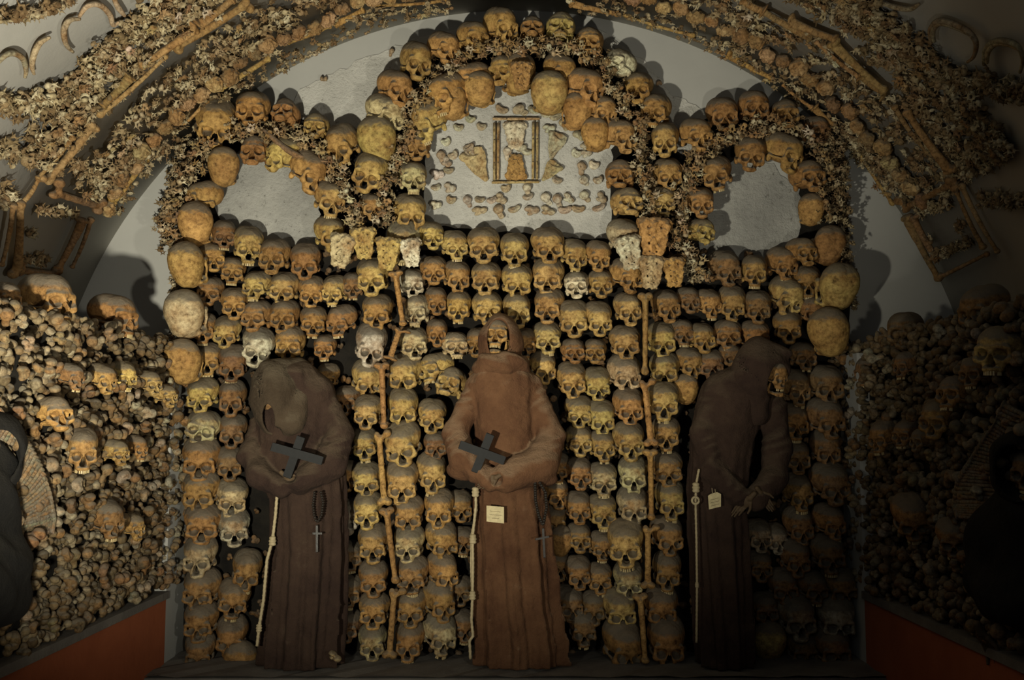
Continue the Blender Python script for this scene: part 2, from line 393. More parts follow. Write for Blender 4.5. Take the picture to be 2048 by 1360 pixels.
def vertebra_fn(k, spiky):
    def f(P):
        A = P.copy(); A[:, 0] = np.abs(A[:, 0])
        # seen from above: -Y is the bone's axis
        d = ell(P, (0, 0, -12), (19, 13, 14))
        d = smin(d, cap(A, (10, 0, -2), (11, 0, 14), 5), 4)
        d = smin(d, cap(A, (11, 0, 14), (0, 0, 22), 5), 4)
        d = smax(d, -ell(P, (0, 0, 8), (7, 30, 8)), 2)
        d = smin(d, cap(P, (0, 0, 22), (0, -4 - 6 * k, 42 + 6 * spiky), 5, 3), 4)
        d = smin(d, cap(A, (10, 0, 8), (32 + 6 * spiky, -2 - 5 * k, 14 + 8 * k), 4.5, 3), 4)
        d = smin(d, cap(A, (11, 0, 12), (15, -12 - 4 * k, 20), 5, 4), 4)
        if spiky > .5:
            d = smin(d, cap(A, (10, 0, -8), (26, -12, -22), 4, 2.5), 4); d = smin(d, cap(P, (0, 0, -14), (0, -15, -34), 4, 2.5), 4)
        return d + .8 * wob(P, .22, k)
    return f
VB = [(-42, -30, -38), (42, 20, 54)]
VERT = [sdf_mesh('vertebra', vertebra_fn(k, s), *VB, 3.4, M_BONE, .001) for k, s in ((0, 0), (1, .3), (-.6, 1), (.4, .8))]
VLOW = [sdf_mesh('vertebra_small', vertebra_fn(k, s), *VB, 5.2, M_PALE, .001) for k, s in ((0, 0), (1, .3), (-.6, 1), (.4, .8))]
def knob_fn(i):
    def f(P):
        A = P.copy(); A[:, 0] = np.abs(A[:, 0])
        if i == 0: d = smin(ell(A, (15, -6, 0), (14, 20, 19)), ell(P, (0, 12, 0), (16, 24, 13)), 5)
        elif i == 1: d = smin(ell(P, (0, -8, 4), (21, 20, 21)), cap(P, (0, 0, -4), (14, 20, -22), 11, 12), 6)
        elif i == 2: d = smin(smin(ell(P, (-10, 0, 8), (16, 18, 13)), ell(P, (12, -4, -6), (15, 16, 17)), 4), ell(P, (-8, 6, -14), (12, 14, 10)), 4)
        else: d = smax(smin(ell(P, (0, 0, 0), (20, 17, 16)), ell(A, (14, 2, 10), (10, 12, 12)), 5), -ell(P, (0, -18, 6), (8, 7, 6)), 4)
        return d + 1.0 * wob(P, .13, i)
    return f
KB = [(-34, -32, -36), (34, 38, 34)]
KNOB = [sdf_mesh('joint_bone', knob_fn(i), *KB, 3.4, M_BONE, .001) for i in range(4)]
KLOW = [sdf_mesh('joint_bone_small', knob_fn(i), *KB, 5.4, M_PILE, .001) for i in range(4)]
def rosette_fn(P):
    r = np.sqrt((P**2).sum(1)); a = np.arctan2(P[:, 2], P[:, 0]); q = np.sqrt(P[:, 0]**2 + P[:, 2]**2)
    d = ell(P, (0, 0, 0), (36, 22, 34))
    return d + 3.2 * np.sin(5 * a + q * .16) * np.clip(q / 20, 0, 1) + 2.6 * np.sin(q * .55 + 1.5 * np.sin(3 * a)) + 1.5 * wob(P, .3)
ROSE = sdf_mesh('spongy_bone', rosette_fn, (-46, -32, -46), (46, 32, 46), 3.6, M_BONE, .001)
def sacrum_fn(P):
    A = P.copy(); A[:, 0] = np.abs(A[:, 0]); t = np.clip((P[:, 2] + 60) / 110, 0, 1)
    hw = 21 + 21 * t**.7 + 2.0 * np.sin(P[:, 2] * .21 + np.sign(P[:, 0])) + 3.0 * wob(P, .07, 3)
    d = np.maximum(np.abs(P[:, 0]) - hw, np.abs(P[:, 1] + 9 * np.cos(P[:, 2] / 50)) - (8 + 5 * t)); d = smax(d, np.abs(P[:, 2] + 3) - 54 + .004 * P[:, 0]**2, 18)
    d = smin(d, ell(A, (30, 0, 40), (17, 17, 16)), 8); d = smin(d, ell(P, (0, -4, 46), (17, 14, 13)), 5)
    d = smin(d, cap(A, (33, -6, 40), (22, -10, -34), 5, 4), 6)
    for i, z in enumerate((30, 9, -12, -33)):
        d = smax(d, -ell(A, (16 - 2 * i, -14, z), (2.6, 26, 3)), 1.5)
        d = smin(d, ell(P, (0, -17, z + 9), (4.5, 9, 8)), 4)
    return d + 2.2 * wob(P, .15) + 1.6 * wob(P, .33, 1)
SACR = sdf_mesh('sacrum', sacrum_fn, (-62, -40, -72), (62, 34, 72), 3.0, M_BONE, .001)
def long_fn(kind):
    def f(P):   # along z from -150 to 150
        bow = 5 * np.cos(P[:, 2] / 95); Pb = P.copy(); Pb[:, 1] += bow - 5
        if kind == 0:   # thigh bone
            d = cap(Pb, (0, 0, -125), (0, 0, 115), 12, 11)
            A = Pb.copy(); A[:, 0] = np.abs(A[:, 0])
            d = smin(d, ell(A, (14, 0, -136), (15, 19, 16)), 12); d = smax(d, -ell(P, (0, -16, -144), (5, 12, 14)), 3)
            d = smin(d, cap(Pb, (0, 0, 112), (26, 0, 130), 9, 9), 10); d = smin(d, ell(Pb, (31, 0, 134), (16, 16, 16)), 4); d = smin(d, ell(Pb, (-8, 0, 128), (12, 13, 18)), 8)
        elif kind == 1:  # shin bone
            d = cap(Pb, (0, 0, -135), (0, 0, 110), 9.5, 12); A = Pb.copy(); A[:, 0] = np.abs(A[:, 0])
            d = smin(d, ell(A, (14, 0, 136), (16, 17, 15)), 16); d = smin(d, ell(Pb, (0, 0, -138), (15, 14, 14)), 12); d = smin(d, cap(Pb, (0, -12, 120), (0, -9, 40), 7, 4), 8)
        else:            # slim forearm bone
            d = cap(Pb, (0, 0, -145), (0, 0, 140), 6, 8); d = smin(d, ell(Pb, (2, 0, 140), (12, 11, 12)), 10); d = smin(d, ell(Pb, (0, 0, -142), (9, 9, 9)), 7)
        return d + .7 * wob(P, .12, kind)
    return f
LONG = [sdf_mesh('long_bone', long_fn(k), (-38, -40, -165), (54, 34, 165), 4.4, M_BONE, .001) for k in range(3)]
def scapula_fn(P):
    t = np.clip((P[:, 2] + 70) / 140, 0, 1); hw = 9 + 40 * np.sin(t * 1.9)**1.2 * (.75 + .25 * t)
    sh = P[:, 1] - 7 * np.cos(P[:, 0] / 20) + 3
    d = smax(np.abs(P[:, 0] - 6 * t + 3 * np.sin(P[:, 2] / 16)) - hw, np.abs(sh) - 4.0, 6); d = smax(d, np.abs(P[:, 2]) - 70 + .006 * P[:, 0]**2, 9)
    d = smin(d, cap(P, (-26, 0, 26), (38, -9, 42), 5, 7), 8); d = smin(d, cap(P, (2, 0, -66), (-32, 0, 40), 5, 5), 7); d = smin(d, ell(P, (40, -4, 50), (14, 11, 15)), 9)
    return d + 1.1 * wob(P, .12) + .5 * wob(P, .3)
SCAP = sdf_mesh('shoulder_blade', scapula_fn, (-60, -26, -84), (72, 24, 84), 3.4, M_BONE, .001)
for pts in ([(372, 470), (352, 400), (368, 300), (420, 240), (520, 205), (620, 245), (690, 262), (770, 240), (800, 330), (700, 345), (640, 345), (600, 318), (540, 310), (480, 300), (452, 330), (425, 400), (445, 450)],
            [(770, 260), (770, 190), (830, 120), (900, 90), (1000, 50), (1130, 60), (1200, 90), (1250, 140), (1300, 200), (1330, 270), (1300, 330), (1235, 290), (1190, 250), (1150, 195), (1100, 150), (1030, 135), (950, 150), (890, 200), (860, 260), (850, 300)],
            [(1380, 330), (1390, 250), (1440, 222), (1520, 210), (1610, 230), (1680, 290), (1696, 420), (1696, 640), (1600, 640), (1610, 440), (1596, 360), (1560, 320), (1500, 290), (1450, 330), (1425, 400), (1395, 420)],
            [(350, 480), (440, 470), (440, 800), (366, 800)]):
    plate('wall_shade_bed', pts, -.010, M_DARK, 3)  # near-black plate, shade between the ring skulls painted on
# ------------------------------------------------------------------ skulls: x y width [yaw pitch roll tone]
DATA = '''
@ in the outer ring over left opening, from left|.13|window|skulls ringing the left opening
430 242 78 25 28 0 o
505 218 68 0 2 0 o
571 232 58 0 -32 0 b
632 256 54 0 -12 0 y
685 289 68 -22 14 -18 o
757 284 76 120 10 -15 y
@ in the inner ring of left opening, from left|.15|window|skulls ringing the left opening
393 452 72 -112 0 0 o
407 396 60 -58 0 0 o
447 337 64 -115 10 0 o
511 303 60 5 -8 0 b
571 308 66 -28 22 32 y
617 342 70 52 10 12 o
660 396 62 28 12 0 y
660 466 62 30 12 0 y
@ between left opening and niche, from top|.15|window|skulls on the upper left pillar
835 296 52 0 0 0 b
740 344 68 0 12 22 y
826 355 58 14 2 0 p
745 412 50 10 10 0 o
820 424 66 8 12 0 y
808 480 66 0 24 0 p
@ on the outer edge of middle arch, from left|.14|arch|skulls crowning the middle arch
770 227 68 48 4 15 p
791 176 68 32 4 5 o
832 124 68 24 6 6 o
888 98 60 34 2 8 o
946 76 60 26 0 0 o
1002 54 66 30 8 -8 o
1064 62 52 0 -25 0 b
1121 58 58 0 -18 6 y
1178 86 58 -14 -8 0 o
1238 131 58 -28 -14 10 w
1277 176 60 -10 4 4 o
1310 222 60 -14 4 4 o
@ on the inner edge of middle arch, from left|.16|arch|skulls lining the middle arch
859 243 68 -42 14 -8 y
905 205 62 170 30 0 o
894 187 70 -44 10 -8 o
960 182 58 160 20 0 o
945 162 66 -46 4 0 o
1008 142 62 -20 0 0 o
1036 152 66 178 20 0 o
1120 143 62 30 10 10 o
1098 190 72 175 35 0 y
1170 174 70 32 4 6 o
1153 225 60 150 10 0 o
1203 222 58 30 8 6 o
1192 272 56 165 10 0 o
@ on the upper right pillar, from top|.16|arch|skulls on the upper right pillar
1240 272 62 22 6 0 o
1330 281 60 -4 6 0 y
1392 270 62 12 4 0 o
1240 352 58 0 -12 0 b
1336 348 56 0 8 0 o
1254 407 60 10 -16 0 y
1326 402 52 0 6 0 y
1400 405 56 0 6 0 o
1402 464 52 16 -14 14 y
1249 474 64 18 14 0 p
@ in the outer ring over right opening, from left|.13|window|skulls ringing the right opening
1445 229 62 4 6 0 b
1508 214 62 2 2 0 b
1569 232 60 0 -12 0 b
1630 262 54 20 0 0 d
@ in the inner ring of right opening, from left|.15|window|skulls ringing the right opening
1433 347 60 -26 6 -10 b
1501 307 62 2 12 10 b
1566 305 70 44 8 8 o
1615 355 64 16 -8 0 b
1622 422 52 135 0 0 o
1603 504 56 10 -6 0 b
1655 494 64 155 10 0 b
@ bulging from the left wall edge, from top|.25|edge|large skulls bulging from the left edge
378 533 74 -165 28 0 o
373 632 78 -170 24 0 p
368 726 74 -172 -8 0 o
@ bulging from the right wall edge, from top|.22|edge|large skulls bulging from the right edge
1672 577 76 165 -14 0 y
1658 667 80 175 -20 -12 o
@ in top row beneath left opening, from left|.14|row|first row of skulls, left bay
424 513 52 20 8 0 o
448 470 50 24 2 0 d
497 489 60 16 10 0 y
549 511 62 4 4 0 b
611 521 60 4 14 0 b
@ in second row beneath left opening, from left|.12|row|second row of skulls, left bay
466 541 50 10 0 0 b
514 570 52 -4 4 0 y
569 575 58 0 6 0 y
623 582 50 8 12 0 o
670 580 50 -8 6 0 y
706 572 46 0 0 0 d
745 552 66 -4 8 0 y
@ in third row beneath left opening, from left|.12|row|third row of skulls, left bay
420 582 54 6 0 0 b
469 606 54 12 6 0 o
514 632 56 -6 -4 0 b
569 631 60 -2 2 0 b
627 642 54 8 4 0 b
683 640 54 -16 8 0 b
755 621 62 4 10 0 o
@ in fourth row beneath left opening, from left|.12|row|fourth row of skulls, left bay
408 655 50 14 8 0 b
454 662 54 6 12 0 y
516 691 64 24 10 14 w
580 688 62 4 -2 0 o
650 694 46 2 0 0 b
742 688 68 12 12 8 w
@ in fifth row beneath left opening, from left|.11|row|fifth row of skulls, left bay
417 716 52 14 10 0 o
467 724 60 8 14 0 d
656 752 44 6 8 0 b
735 756 60 22 14 6 y
811 745 68 -6 10 0 y
@ stacked right of the upper pillar bones from the top|.13|col|skulls right of the upper pillar bones
825 565 54 4 4 0 w
834 621 54 -6 -2 0 p
827 686 56 8 4 -6 p
@ in top row under hourglass niche, from left|.14|row|first row of skulls under the niche
863 471 50 12 4 0 y
909 489 50 14 12 0 y
967 489 64 -4 8 0 y
1029 499 60 6 8 0 y
1096 489 62 2 12 0 y
1148 508 52 12 12 0 y
1196 510 52 10 10 10 o
@ in second row under hourglass niche, from left|.13|row|second row of skulls under the niche
867 540 50 10 6 0 o
914 551 54 14 10 0 o
972 555 60 -2 6 0 y
1034 561 60 8 10 0 y
1096 552 62 -10 6 0 y
1153 569 52 -4 -4 0 w
1201 567 50 0 2 0 o
1253 551 60 30 6 0 o
@ in third row under hourglass niche, from left|.13|row|third row of skulls under the niche
872 602 46 10 6 0 b
917 613 54 6 4 0 o
975 617 58 4 0 0 y
1034 621 58 0 2 0 y
1098 611 60 -12 6 0 o
1147 635 58 4 16 0 y
1196 635 56 14 18 -4 y
1256 616 58 2 6 0 y
1332 610 58 6 6 0 b
@ in fourth row under hourglass niche, from left|.12|row|fourth row of skulls under the niche
874 666 46 4 0 0 b
910 690 50 10 -8 0 p
957 684 52 -6 0 0 b
1048 686 50 4 4 0 o
1094 674 56 2 6 0 y
1146 702 48 2 -6 0 b
1190 702 46 -8 -6 0 b
1250 683 58 -2 10 0 y
1324 678 58 4 8 0 y
@ in fifth row under hourglass niche, from left|.12|row|fifth row of skulls under the niche
872 736 58 -30 -16 -10 y
902 768 58 -12 -25 12 y
1086 733 52 20 12 0 y
1143 758 58 0 12 0 y
1194 766 54 2 14 -6 y
1249 746 64 8 8 4 p
1329 737 60 -4 6 0 y
1371 780 50 150 0 0 o
@ in the leftmost skull column from the top|.16|col|leftmost column of skulls
405 788 58 2 10 0 y
406 854 62 16 -8 14 p
402 915 70 6 8 0 b
402 980 66 4 8 0 b
405 1045 66 8 4 0 b
400 1109 64 -2 6 0 p
403 1176 66 4 4 0 b
402 1240 64 2 4 0 b
400 1298 58 6 16 0 d
@ in second column from left edge, from top|.13|col|second column of skulls
465 796 58 0 6 0 d
466 860 56 6 8 0 d
459 925 54 12 8 0 d
464 992 62 16 6 6 p
468 1052 60 14 8 0 w
494 1138 60 12 8 4 b
468 1194 60 16 6 4 b
463 1268 60 10 14 4 b
484 1322 66 150 20 0 b
@ left of the left pillar bones, from top|.17|col|skulls just left of the left pillar bones
735 822 56 2 10 0 y
730 886 54 6 8 -4 y
733 956 56 10 10 0 y
736 1018 58 4 8 0 y
747 1084 60 4 8 0 o
747 1154 58 0 8 0 b
748 1218 56 6 4 0 o
745 1281 56 2 4 0 p
@ right of the left pillar bones, from top|.18|col|skulls just right of the left pillar bones
806 815 64 4 8 0 y
805 884 72 -14 16 -10 y
803 960 68 8 14 4 y
817 1024 60 2 10 0 o
818 1084 60 2 6 0 p
825 1147 60 -4 4 0 b
822 1212 60 0 6 0 b
819 1280 60 0 4 0 b
@ in column between left pillar and central monk, from top|.16|col|skulls between left pillar and central monk
864 830 54 14 10 6 y
872 890 48 6 0 0 d
863 944 64 14 8 4 y
878 1014 60 4 10 0 o
884 1078 60 22 12 0 o
886 1141 60 24 8 0 o
878 1200 62 22 6 0 b
880 1264 62 24 8 6 p
@ peeping behind the central monk's cord, from top|.10|deep|skulls behind the hanging cord
920 1010 50 16 8 0 b
926 1080 46 10 0 0 d
922 1180 46 0 0 0 d
926 1250 48 20 6 0 d
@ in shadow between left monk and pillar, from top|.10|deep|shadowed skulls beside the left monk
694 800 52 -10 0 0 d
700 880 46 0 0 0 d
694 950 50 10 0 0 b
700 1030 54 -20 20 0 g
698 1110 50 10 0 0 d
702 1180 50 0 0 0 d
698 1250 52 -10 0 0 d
@ close beside the central monk's rosary, from top|.11|deep|skulls peeping past the central monk
1117 935 48 -10 4 0 b
1112 985 50 14 6 0 o
1110 1038 46 0 10 0 b
1119 1082 50 150 8 0 b
1116 1130 46 6 0 0 d
1130 1200 50 0 4 0 d
@ in first column right of central monk, from top|.14|col|first skull column beyond the central monk
1157 821 54 8 10 0 y
1158 880 52 12 0 0 y
1158 945 52 0 4 0 b
1156 1012 52 12 8 0 b
1157 1074 50 6 -4 0 b
1156 1142 54 10 6 0 b
1140 1205 54 6 6 0 d
1166 1252 54 4 10 0 d
@ in second column right of central monk, from top|.14|col|second skull column beyond the central monk
1202 832 56 2 12 0 y
1204 890 50 4 6 0 o
1205 956 54 10 4 0 p
1204 1020 54 6 8 0 y
1202 1090 46 12 4 0 b
1198 1154 48 2 6 0 b
1188 1214 52 0 4 0 d
@ left of the right pillar bones, from top|.17|col|skulls just left of the right pillar bones
1257 811 60 8 10 0 o
1258 880 62 2 8 0 y
1266 946 60 -2 6 0 p
1265 1008 62 2 8 0 p
1252 1082 74 -6 10 -4 y
1257 1157 58 -4 8 0 p
1239 1214 66 10 8 0 y
1246 1285 78 14 14 6 b
@ right of the right pillar bones, from top|.17|col|skulls just right of the right pillar bones
1326 800 62 -4 8 0 y
1332 866 56 0 4 0 o
1334 936 58 0 6 0 b
1340 998 62 0 8 0 y
1334 1068 60 10 12 0 b
1334 1140 60 -2 6 0 b
1322 1211 66 0 8 0 b
1333 1281 76 4 6 0 b
@ in top row beneath right opening, from left|.12|row|first row of skulls, right bay
1449 536 60 14 8 0 d
1508 543 56 0 4 0 o
1564 527 56 14 8 0 b
1613 562 54 -4 8 0 b
@ in second row beneath right opening, from left|.12|row|second row of skulls, right bay
1376 600 46 4 0 0 d
1416 606 48 12 12 0 o
1463 605 54 4 16 0 o
1515 614 54 -2 6 0 d
1572 591 66 14 10 16 y
1626 620 52 4 8 0 b
@ in third row beneath right opening, from left|.12|row|third row of skulls, right bay
1363 664 46 4 0 0 d
1403 675 54 6 4 0 o
1455 669 54 -4 -4 0 b
1510 672 56 0 6 0 b
1575 652 56 0 10 0 b
@ in fourth row beneath right opening, from left|.12|row|fourth row of skulls, right bay
1379 724 54 6 8 0 b
1422 728 52 0 6 0 d
1462 712 46 0 0 0 d
1606 712 48 8 0 0 d
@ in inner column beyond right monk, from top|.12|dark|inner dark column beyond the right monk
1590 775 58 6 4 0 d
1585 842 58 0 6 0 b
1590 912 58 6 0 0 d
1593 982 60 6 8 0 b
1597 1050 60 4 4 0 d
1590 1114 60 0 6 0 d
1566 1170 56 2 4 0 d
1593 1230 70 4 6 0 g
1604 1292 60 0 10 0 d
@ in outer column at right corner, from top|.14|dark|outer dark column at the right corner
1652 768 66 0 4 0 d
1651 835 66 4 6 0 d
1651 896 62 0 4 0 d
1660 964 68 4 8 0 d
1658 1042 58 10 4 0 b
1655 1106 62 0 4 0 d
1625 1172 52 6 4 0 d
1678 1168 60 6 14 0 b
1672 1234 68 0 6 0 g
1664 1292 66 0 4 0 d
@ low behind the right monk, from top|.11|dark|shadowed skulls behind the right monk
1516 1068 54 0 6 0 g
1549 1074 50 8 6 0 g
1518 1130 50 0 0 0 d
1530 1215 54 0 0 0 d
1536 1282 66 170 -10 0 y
'''
ORD = 'first second third fourth fifth sixth seventh eighth ninth tenth eleventh twelfth thirteenth fourteenth fifteenth'.split()
U_ = ['', 'first', 'second', 'third', 'fourth', 'fifth', 'sixth', 'seventh', 'eighth', 'ninth']
ORD += ['sixteenth', 'seventeenth', 'eighteenth', 'nineteenth', 'twentieth'] + ['twenty-' + u for u in U_[1:]] + ['thirtieth'] + ['thirty-' + u for u in U_[1:]]
def facing(yaw):
    if abs(yaw) > 90: return ' facing the wall'
    if yaw > 20: return ' facing right'
    if yaw < -20: return ' facing left'
    return ''
def rot(yaw, pitch, roll):
    r = math.radians; return Matrix.Rotation(r(roll), 4, 'Y') @ Matrix.Rotation(r(yaw), 4, 'Z') @ Matrix.Rotation(r(pitch), 4, 'X')
def make_skull(p, sc, R, tone, label, group, var=None, jaw=False, teeth=None, name='skull', cat='skull'):
    var = random.randrange(6) if var is None else var
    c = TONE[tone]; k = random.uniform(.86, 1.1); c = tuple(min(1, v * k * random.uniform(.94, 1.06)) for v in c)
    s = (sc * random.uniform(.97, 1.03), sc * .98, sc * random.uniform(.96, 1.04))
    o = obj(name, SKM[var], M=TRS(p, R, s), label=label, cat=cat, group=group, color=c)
    if var not in (3, 5) and (teeth or (teeth is None and random.random() < .55)):
        obj('teeth', random.choice(TEETH) if teeth is None or not isinstance(teeth, int) else TEETH[0], parent=o)
    if jaw:
        j = obj('lower_jaw', JAW, parent=o, color=c); obj('teeth', LTEETH, parent=j)
    return o
phrase = None; NSK = 0
for line in DATA.strip().splitlines():
    if line.startswith('@'):
        phrase, dep, kind, group = line[1:].strip().split('|'); dep = float(dep); n = 0; continue
    q = line.split(); x, y, wd, yaw, pit, roll = map(float, q[:6]); tone = q[6]
    d = dep + random.uniform(-.012, .012) + (.02 if wd > 66 else 0)
    sc = wd * mpp(-d) / .138
    if abs(yaw) > 90: yaw, pit = random.uniform(-18, 18), random.uniform(102, 112)
    else: pit += 6; yaw += random.uniform(-6, 6); roll += random.uniform(-4, 4)
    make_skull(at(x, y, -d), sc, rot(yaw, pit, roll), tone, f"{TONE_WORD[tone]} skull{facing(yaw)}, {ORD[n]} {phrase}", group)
    n += 1; NSK += 1
print('skulls', NSK)
def tint(c, lo=.8, hi=1.15):
    k = random.uniform(lo, hi); return tuple(min(1, v * k * random.uniform(.93, 1.07)) for v in c)
def bone_between(p0, p1, kind, name, label, cat, group=None, color=(.42, .27, .10), thick=1.0, face=None, flip=False):
    p0, p1 = Vector(p0), Vector(p1)
    if flip: p0, p1 = p1, p0
    L = (p1 - p0).length; z = (p0 - p1).normalized(); f = Vector(face if face is not None else (0, -1, 0))
    x = z.cross(-f).normalized() * -1; y = z.cross(x)
    R = Matrix((x, y, z)).transposed().to_4x4(); t = thick
    return obj(name, LONG[kind], M=TRS((p0 + p1) / 2, R, (t, t, L / .302)), label=label, cat=cat, group=group, color=tint(color))
# ---- long bones up the two pillars
PB = [('left', [((790, 541), (806, 652), 1), ((800, 655), (779, 720), 0), ((763, 724), (768, 858), 1), ((757, 860), (769, 1012), 0), ((772, 1014), (791, 1168), 1), ((789, 1174), (778, 1318), 0)]),
      ('right', [((1291, 584), (1290, 750), 1), ((1288, 757), (1303, 893), 0), ((1301, 897), (1303, 1041), 1), ((1296, 1048), (1296, 1178), 0), ((1280, 1186), (1291, 1328), 1)])]
for side, L in PB:
    for i, (a, b, k) in enumerate(L):
        bone_between(at(*a, -.285), at(*b, -.275), k, 'long_bone', f'long orange-brown limb bone up the {side} pillar, {ORD[i]} from its top', 'bone', f'limb bones up the {side} pillar', (.40, .235, .08), 1.12)
# ---- sacra hung at the pillar heads
SAC = [(684, 502, 60, 12, 'p', 'perforated flat bone at left pillar head, nearest the left opening'), (728, 487, 56, -4, 'y', 'stained perforated bone hanging second at the left pillar head'),
       (776, 508, 58, 6, 'y', 'perforated ochre bone above the left pillar bones'), (822, 506, 50, -8, 'w', 'whitish ridged bone hanging over a pale skull, left pillar'),
       (1258, 506, 60, -12, 'w', 'whitish perforated bone at right pillar head, towards the niche'), (1307, 478, 74, 4, 'o', 'large orange-brown perforated bone at the right pillar head'),
       (1302, 545, 58, 2, 'p', 'pale perforated bone directly above the right pillar bones'), (1347, 545, 52, -4, 'o', 'brownish perforated bone right of the right pillar head'),
       (1043, 152, 50, 0, 'o', 'ridged brown sacrum hanging under the crown of middle arch')]
for x, y, h, roll, tone, lab in SAC:
    obj('sacrum', SACR, M=TRS(at(x, y, -.27), rot(0, 8, roll), h * 1.18 * mpp(-.27) / .112), label=lab, cat='bone', group='perforated sacra at the pillar heads', color=tint(TONE[tone]))
# ---- garlands of vertebrae
def pts_along(poly, step):
    out = []
    for (x0, y0), (x1, y1) in zip(poly, poly[1:]):
        n = max(1, int(round(math.hypot(x1 - x0, y1 - y0) / step)))
        for k in range(n): out.append((x0 + (x1 - x0) * k / n, y0 + (y1 - y0) * k / n, math.atan2(y1 - y0, x1 - x0)))
    return out
VT = [(.50, .40, .24), (.42, .30, .15), (.30, .19, .09), (.58, .50, .36), (.36, .24, .11), (.24, .15, .08)]
GARL = [('middle arch garland, left half', [(1040, 100), (985, 92), (935, 108), (898, 136), (866, 168), (845, 205), (822, 245), (810, 290), (790, 330), (770, 375), (762, 420), (766, 455)], 30, 46),
        ('middle arch garland, right half', [(1040, 100), (1100, 88), (1150, 100), (1195, 118), (1215, 150), (1238, 186), (1262, 225), (1284, 262), (1284, 320), (1292, 380), (1302, 440)], 30, 46),
        ('garland over the left opening', [(455, 268), (500, 262), (560, 262), (608, 280), (645, 310), (662, 342), (690, 372), (705, 420), (712, 465)], 26, 34),
        ('garland down the far left edge', [(420, 285), (400, 310), (380, 330), (362, 370), (350, 400), (338, 440), (342, 475), (352, 500)], 30, 26),
        ('garland over the right opening', [(1385, 335), (1412, 305), (1450, 278), (1490, 262), (1540, 250), (1590, 258), (1630, 285), (1655, 320), (1650, 370), (1652, 420), (1650, 450)], 30, 36),
        ('garland beside the right pillar', [(1385, 335), (1372, 375), (1362, 420), (1360, 470), (1372, 515), (1398, 540), (1395, 570)], 26, 22)]
SM = []
SEGW = {g[0]: w for g, w in zip(GARL, [('near the crown', 'halfway down', 'near its foot')] * 2 + [('upper left part', 'upper right part', 'down its right side'), ('near the top', 'halfway down', 'near its foot'), ('left part', 'top part', 'right part'), ('near the top', 'halfway down', 'near its foot')])}
VN = [('creamy', VT[0]), ('tan', VT[1]), ('brown', VT[2]), ('whitish', VT[3]), ('ochre-brown', VT[4]), ('dark brown', VT[5])]
for name, poly, wid, n in GARL:
    P = pts_along(poly, 7); pick = [P[int(i * len(P) / n)] for i in range(n)]
    for gi, (x, y, a) in enumerate(pick):
        vw, vc = random.choice(VN); seg = SEGW[name][gi * 3 // len(pick)]
        o_ = random.gauss(0, wid * .3); px, py = x - math.sin(a) * o_, y + math.cos(a) * o_
        d = random.uniform(.20, .25); nrm = Vector((random.gauss(0, .5), -1, random.gauss(0, .5)))
        obj('vertebra', random.choice(VERT), M=TRS(at(px, py, -d), frame(nrm, random.uniform(0, 6.28)), random.uniform(.55, .82)), label=f'{vw} vertebra in the {name}, ' + seg, cat='bone', group=f'{vw} vertebrae in the {name}, {seg}', color=tint(vc))
    for x, y, a in P:
        for _ in range(4):
            o_ = random.gauss(0, wid * .42); px, py = x - math.sin(a) * o_, y + math.cos(a) * o_
            SM.append((random.randrange(4), TRS(at(px, py, -random.uniform(.08, .225)), frame(Vector((random.gauss(0, .6), -1, random.gauss(0, .6))), random.uniform(0, 6.28)), random.uniform(.45, .72))))
# loose small bones on the far right edge and left edge strips, and in the chinks between skulls
for poly, wid, m in (([(1672, 250), (1682, 320), (1684, 420), (1688, 520)], 16, 4), ([(368, 290), (350, 340), (345, 400), (328, 440), (345, 480)], 18, 5), ([(1690, 480), (1702, 560), (1708, 620)], 10, 3), ([(342, 500), (350, 560), (345, 620), (352, 700)], 8, 3), ([(1640, 260), (1660, 300), (1672, 360), (1668, 420)], 26, 4)):
    for x, y, a in pts_along(poly, 7):
        for _ in range(m):
            px, py = x + random.gauss(0, wid * .5), y + random.uniform(-4, 4)
            SM.append((random.randrange(4), TRS(at(px, py, -random.uniform(.04, .2)), frame(Vector((random.gauss(0, .6), -1, random.gauss(0, .6))), random.uniform(0, 6.28)), random.uniform(.35, .6))))
SML = merged('small_bones', VLOW, SM, M_PALE, label='masses of tiny vertebrae packed into the bone garlands of the back wall', cat='bones', kind='stuff')
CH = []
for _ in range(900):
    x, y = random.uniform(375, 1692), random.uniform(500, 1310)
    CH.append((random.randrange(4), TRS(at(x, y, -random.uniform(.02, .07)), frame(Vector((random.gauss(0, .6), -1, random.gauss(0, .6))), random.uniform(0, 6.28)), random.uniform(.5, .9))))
merged('bone_infill', KLOW, CH, M_INFILL, label='shade-coloured bone fragments filling the chinks behind the stacked skulls', cat='bones', kind='stuff')
# ------------------------------------------------------------------ vault decoration
VGRP = {-1: 'vertebrae on the left side of the vault', 1: 'vertebrae on the right side of the vault'}
def vput(name, me, px, py, inset, spin, sc, **kw):
    p, n = on_vault(px, py, inset); return obj(name, me, M=TRS(p, frame(Vector(n) + Vector((random.gauss(0, .25), random.gauss(0, .25), random.gauss(0, .25))), spin), sc), **kw)
def vbone(a, b, kind, label, group, color=(.40, .25, .10), th=1.0, inset=.03, flip=False):
    p0, n0 = on_vault(*a, inset); p1, n1 = on_vault(*b, inset)
    bone_between(p0, p1, kind, 'long_bone', label, 'bone', group, color, th, n0 + n1, flip)
INN = {'left': [((222, 407), (298, 316)), ((352, 266), (418, 200)), ((436, 178), (542, 116)), ((576, 89), (664, 52)), ((666, 50), (730, 20)), ((751, 14), (900, 2))],
       'right': [((1138, 6), (1240, 30)), ((1246, 32), (1390, 74)), ((1452, 108), (1547, 160)), ((1563, 170), (1624, 218)), ((1626, 214), (1672, 256)), ((1707, 290), (1786, 412))]}
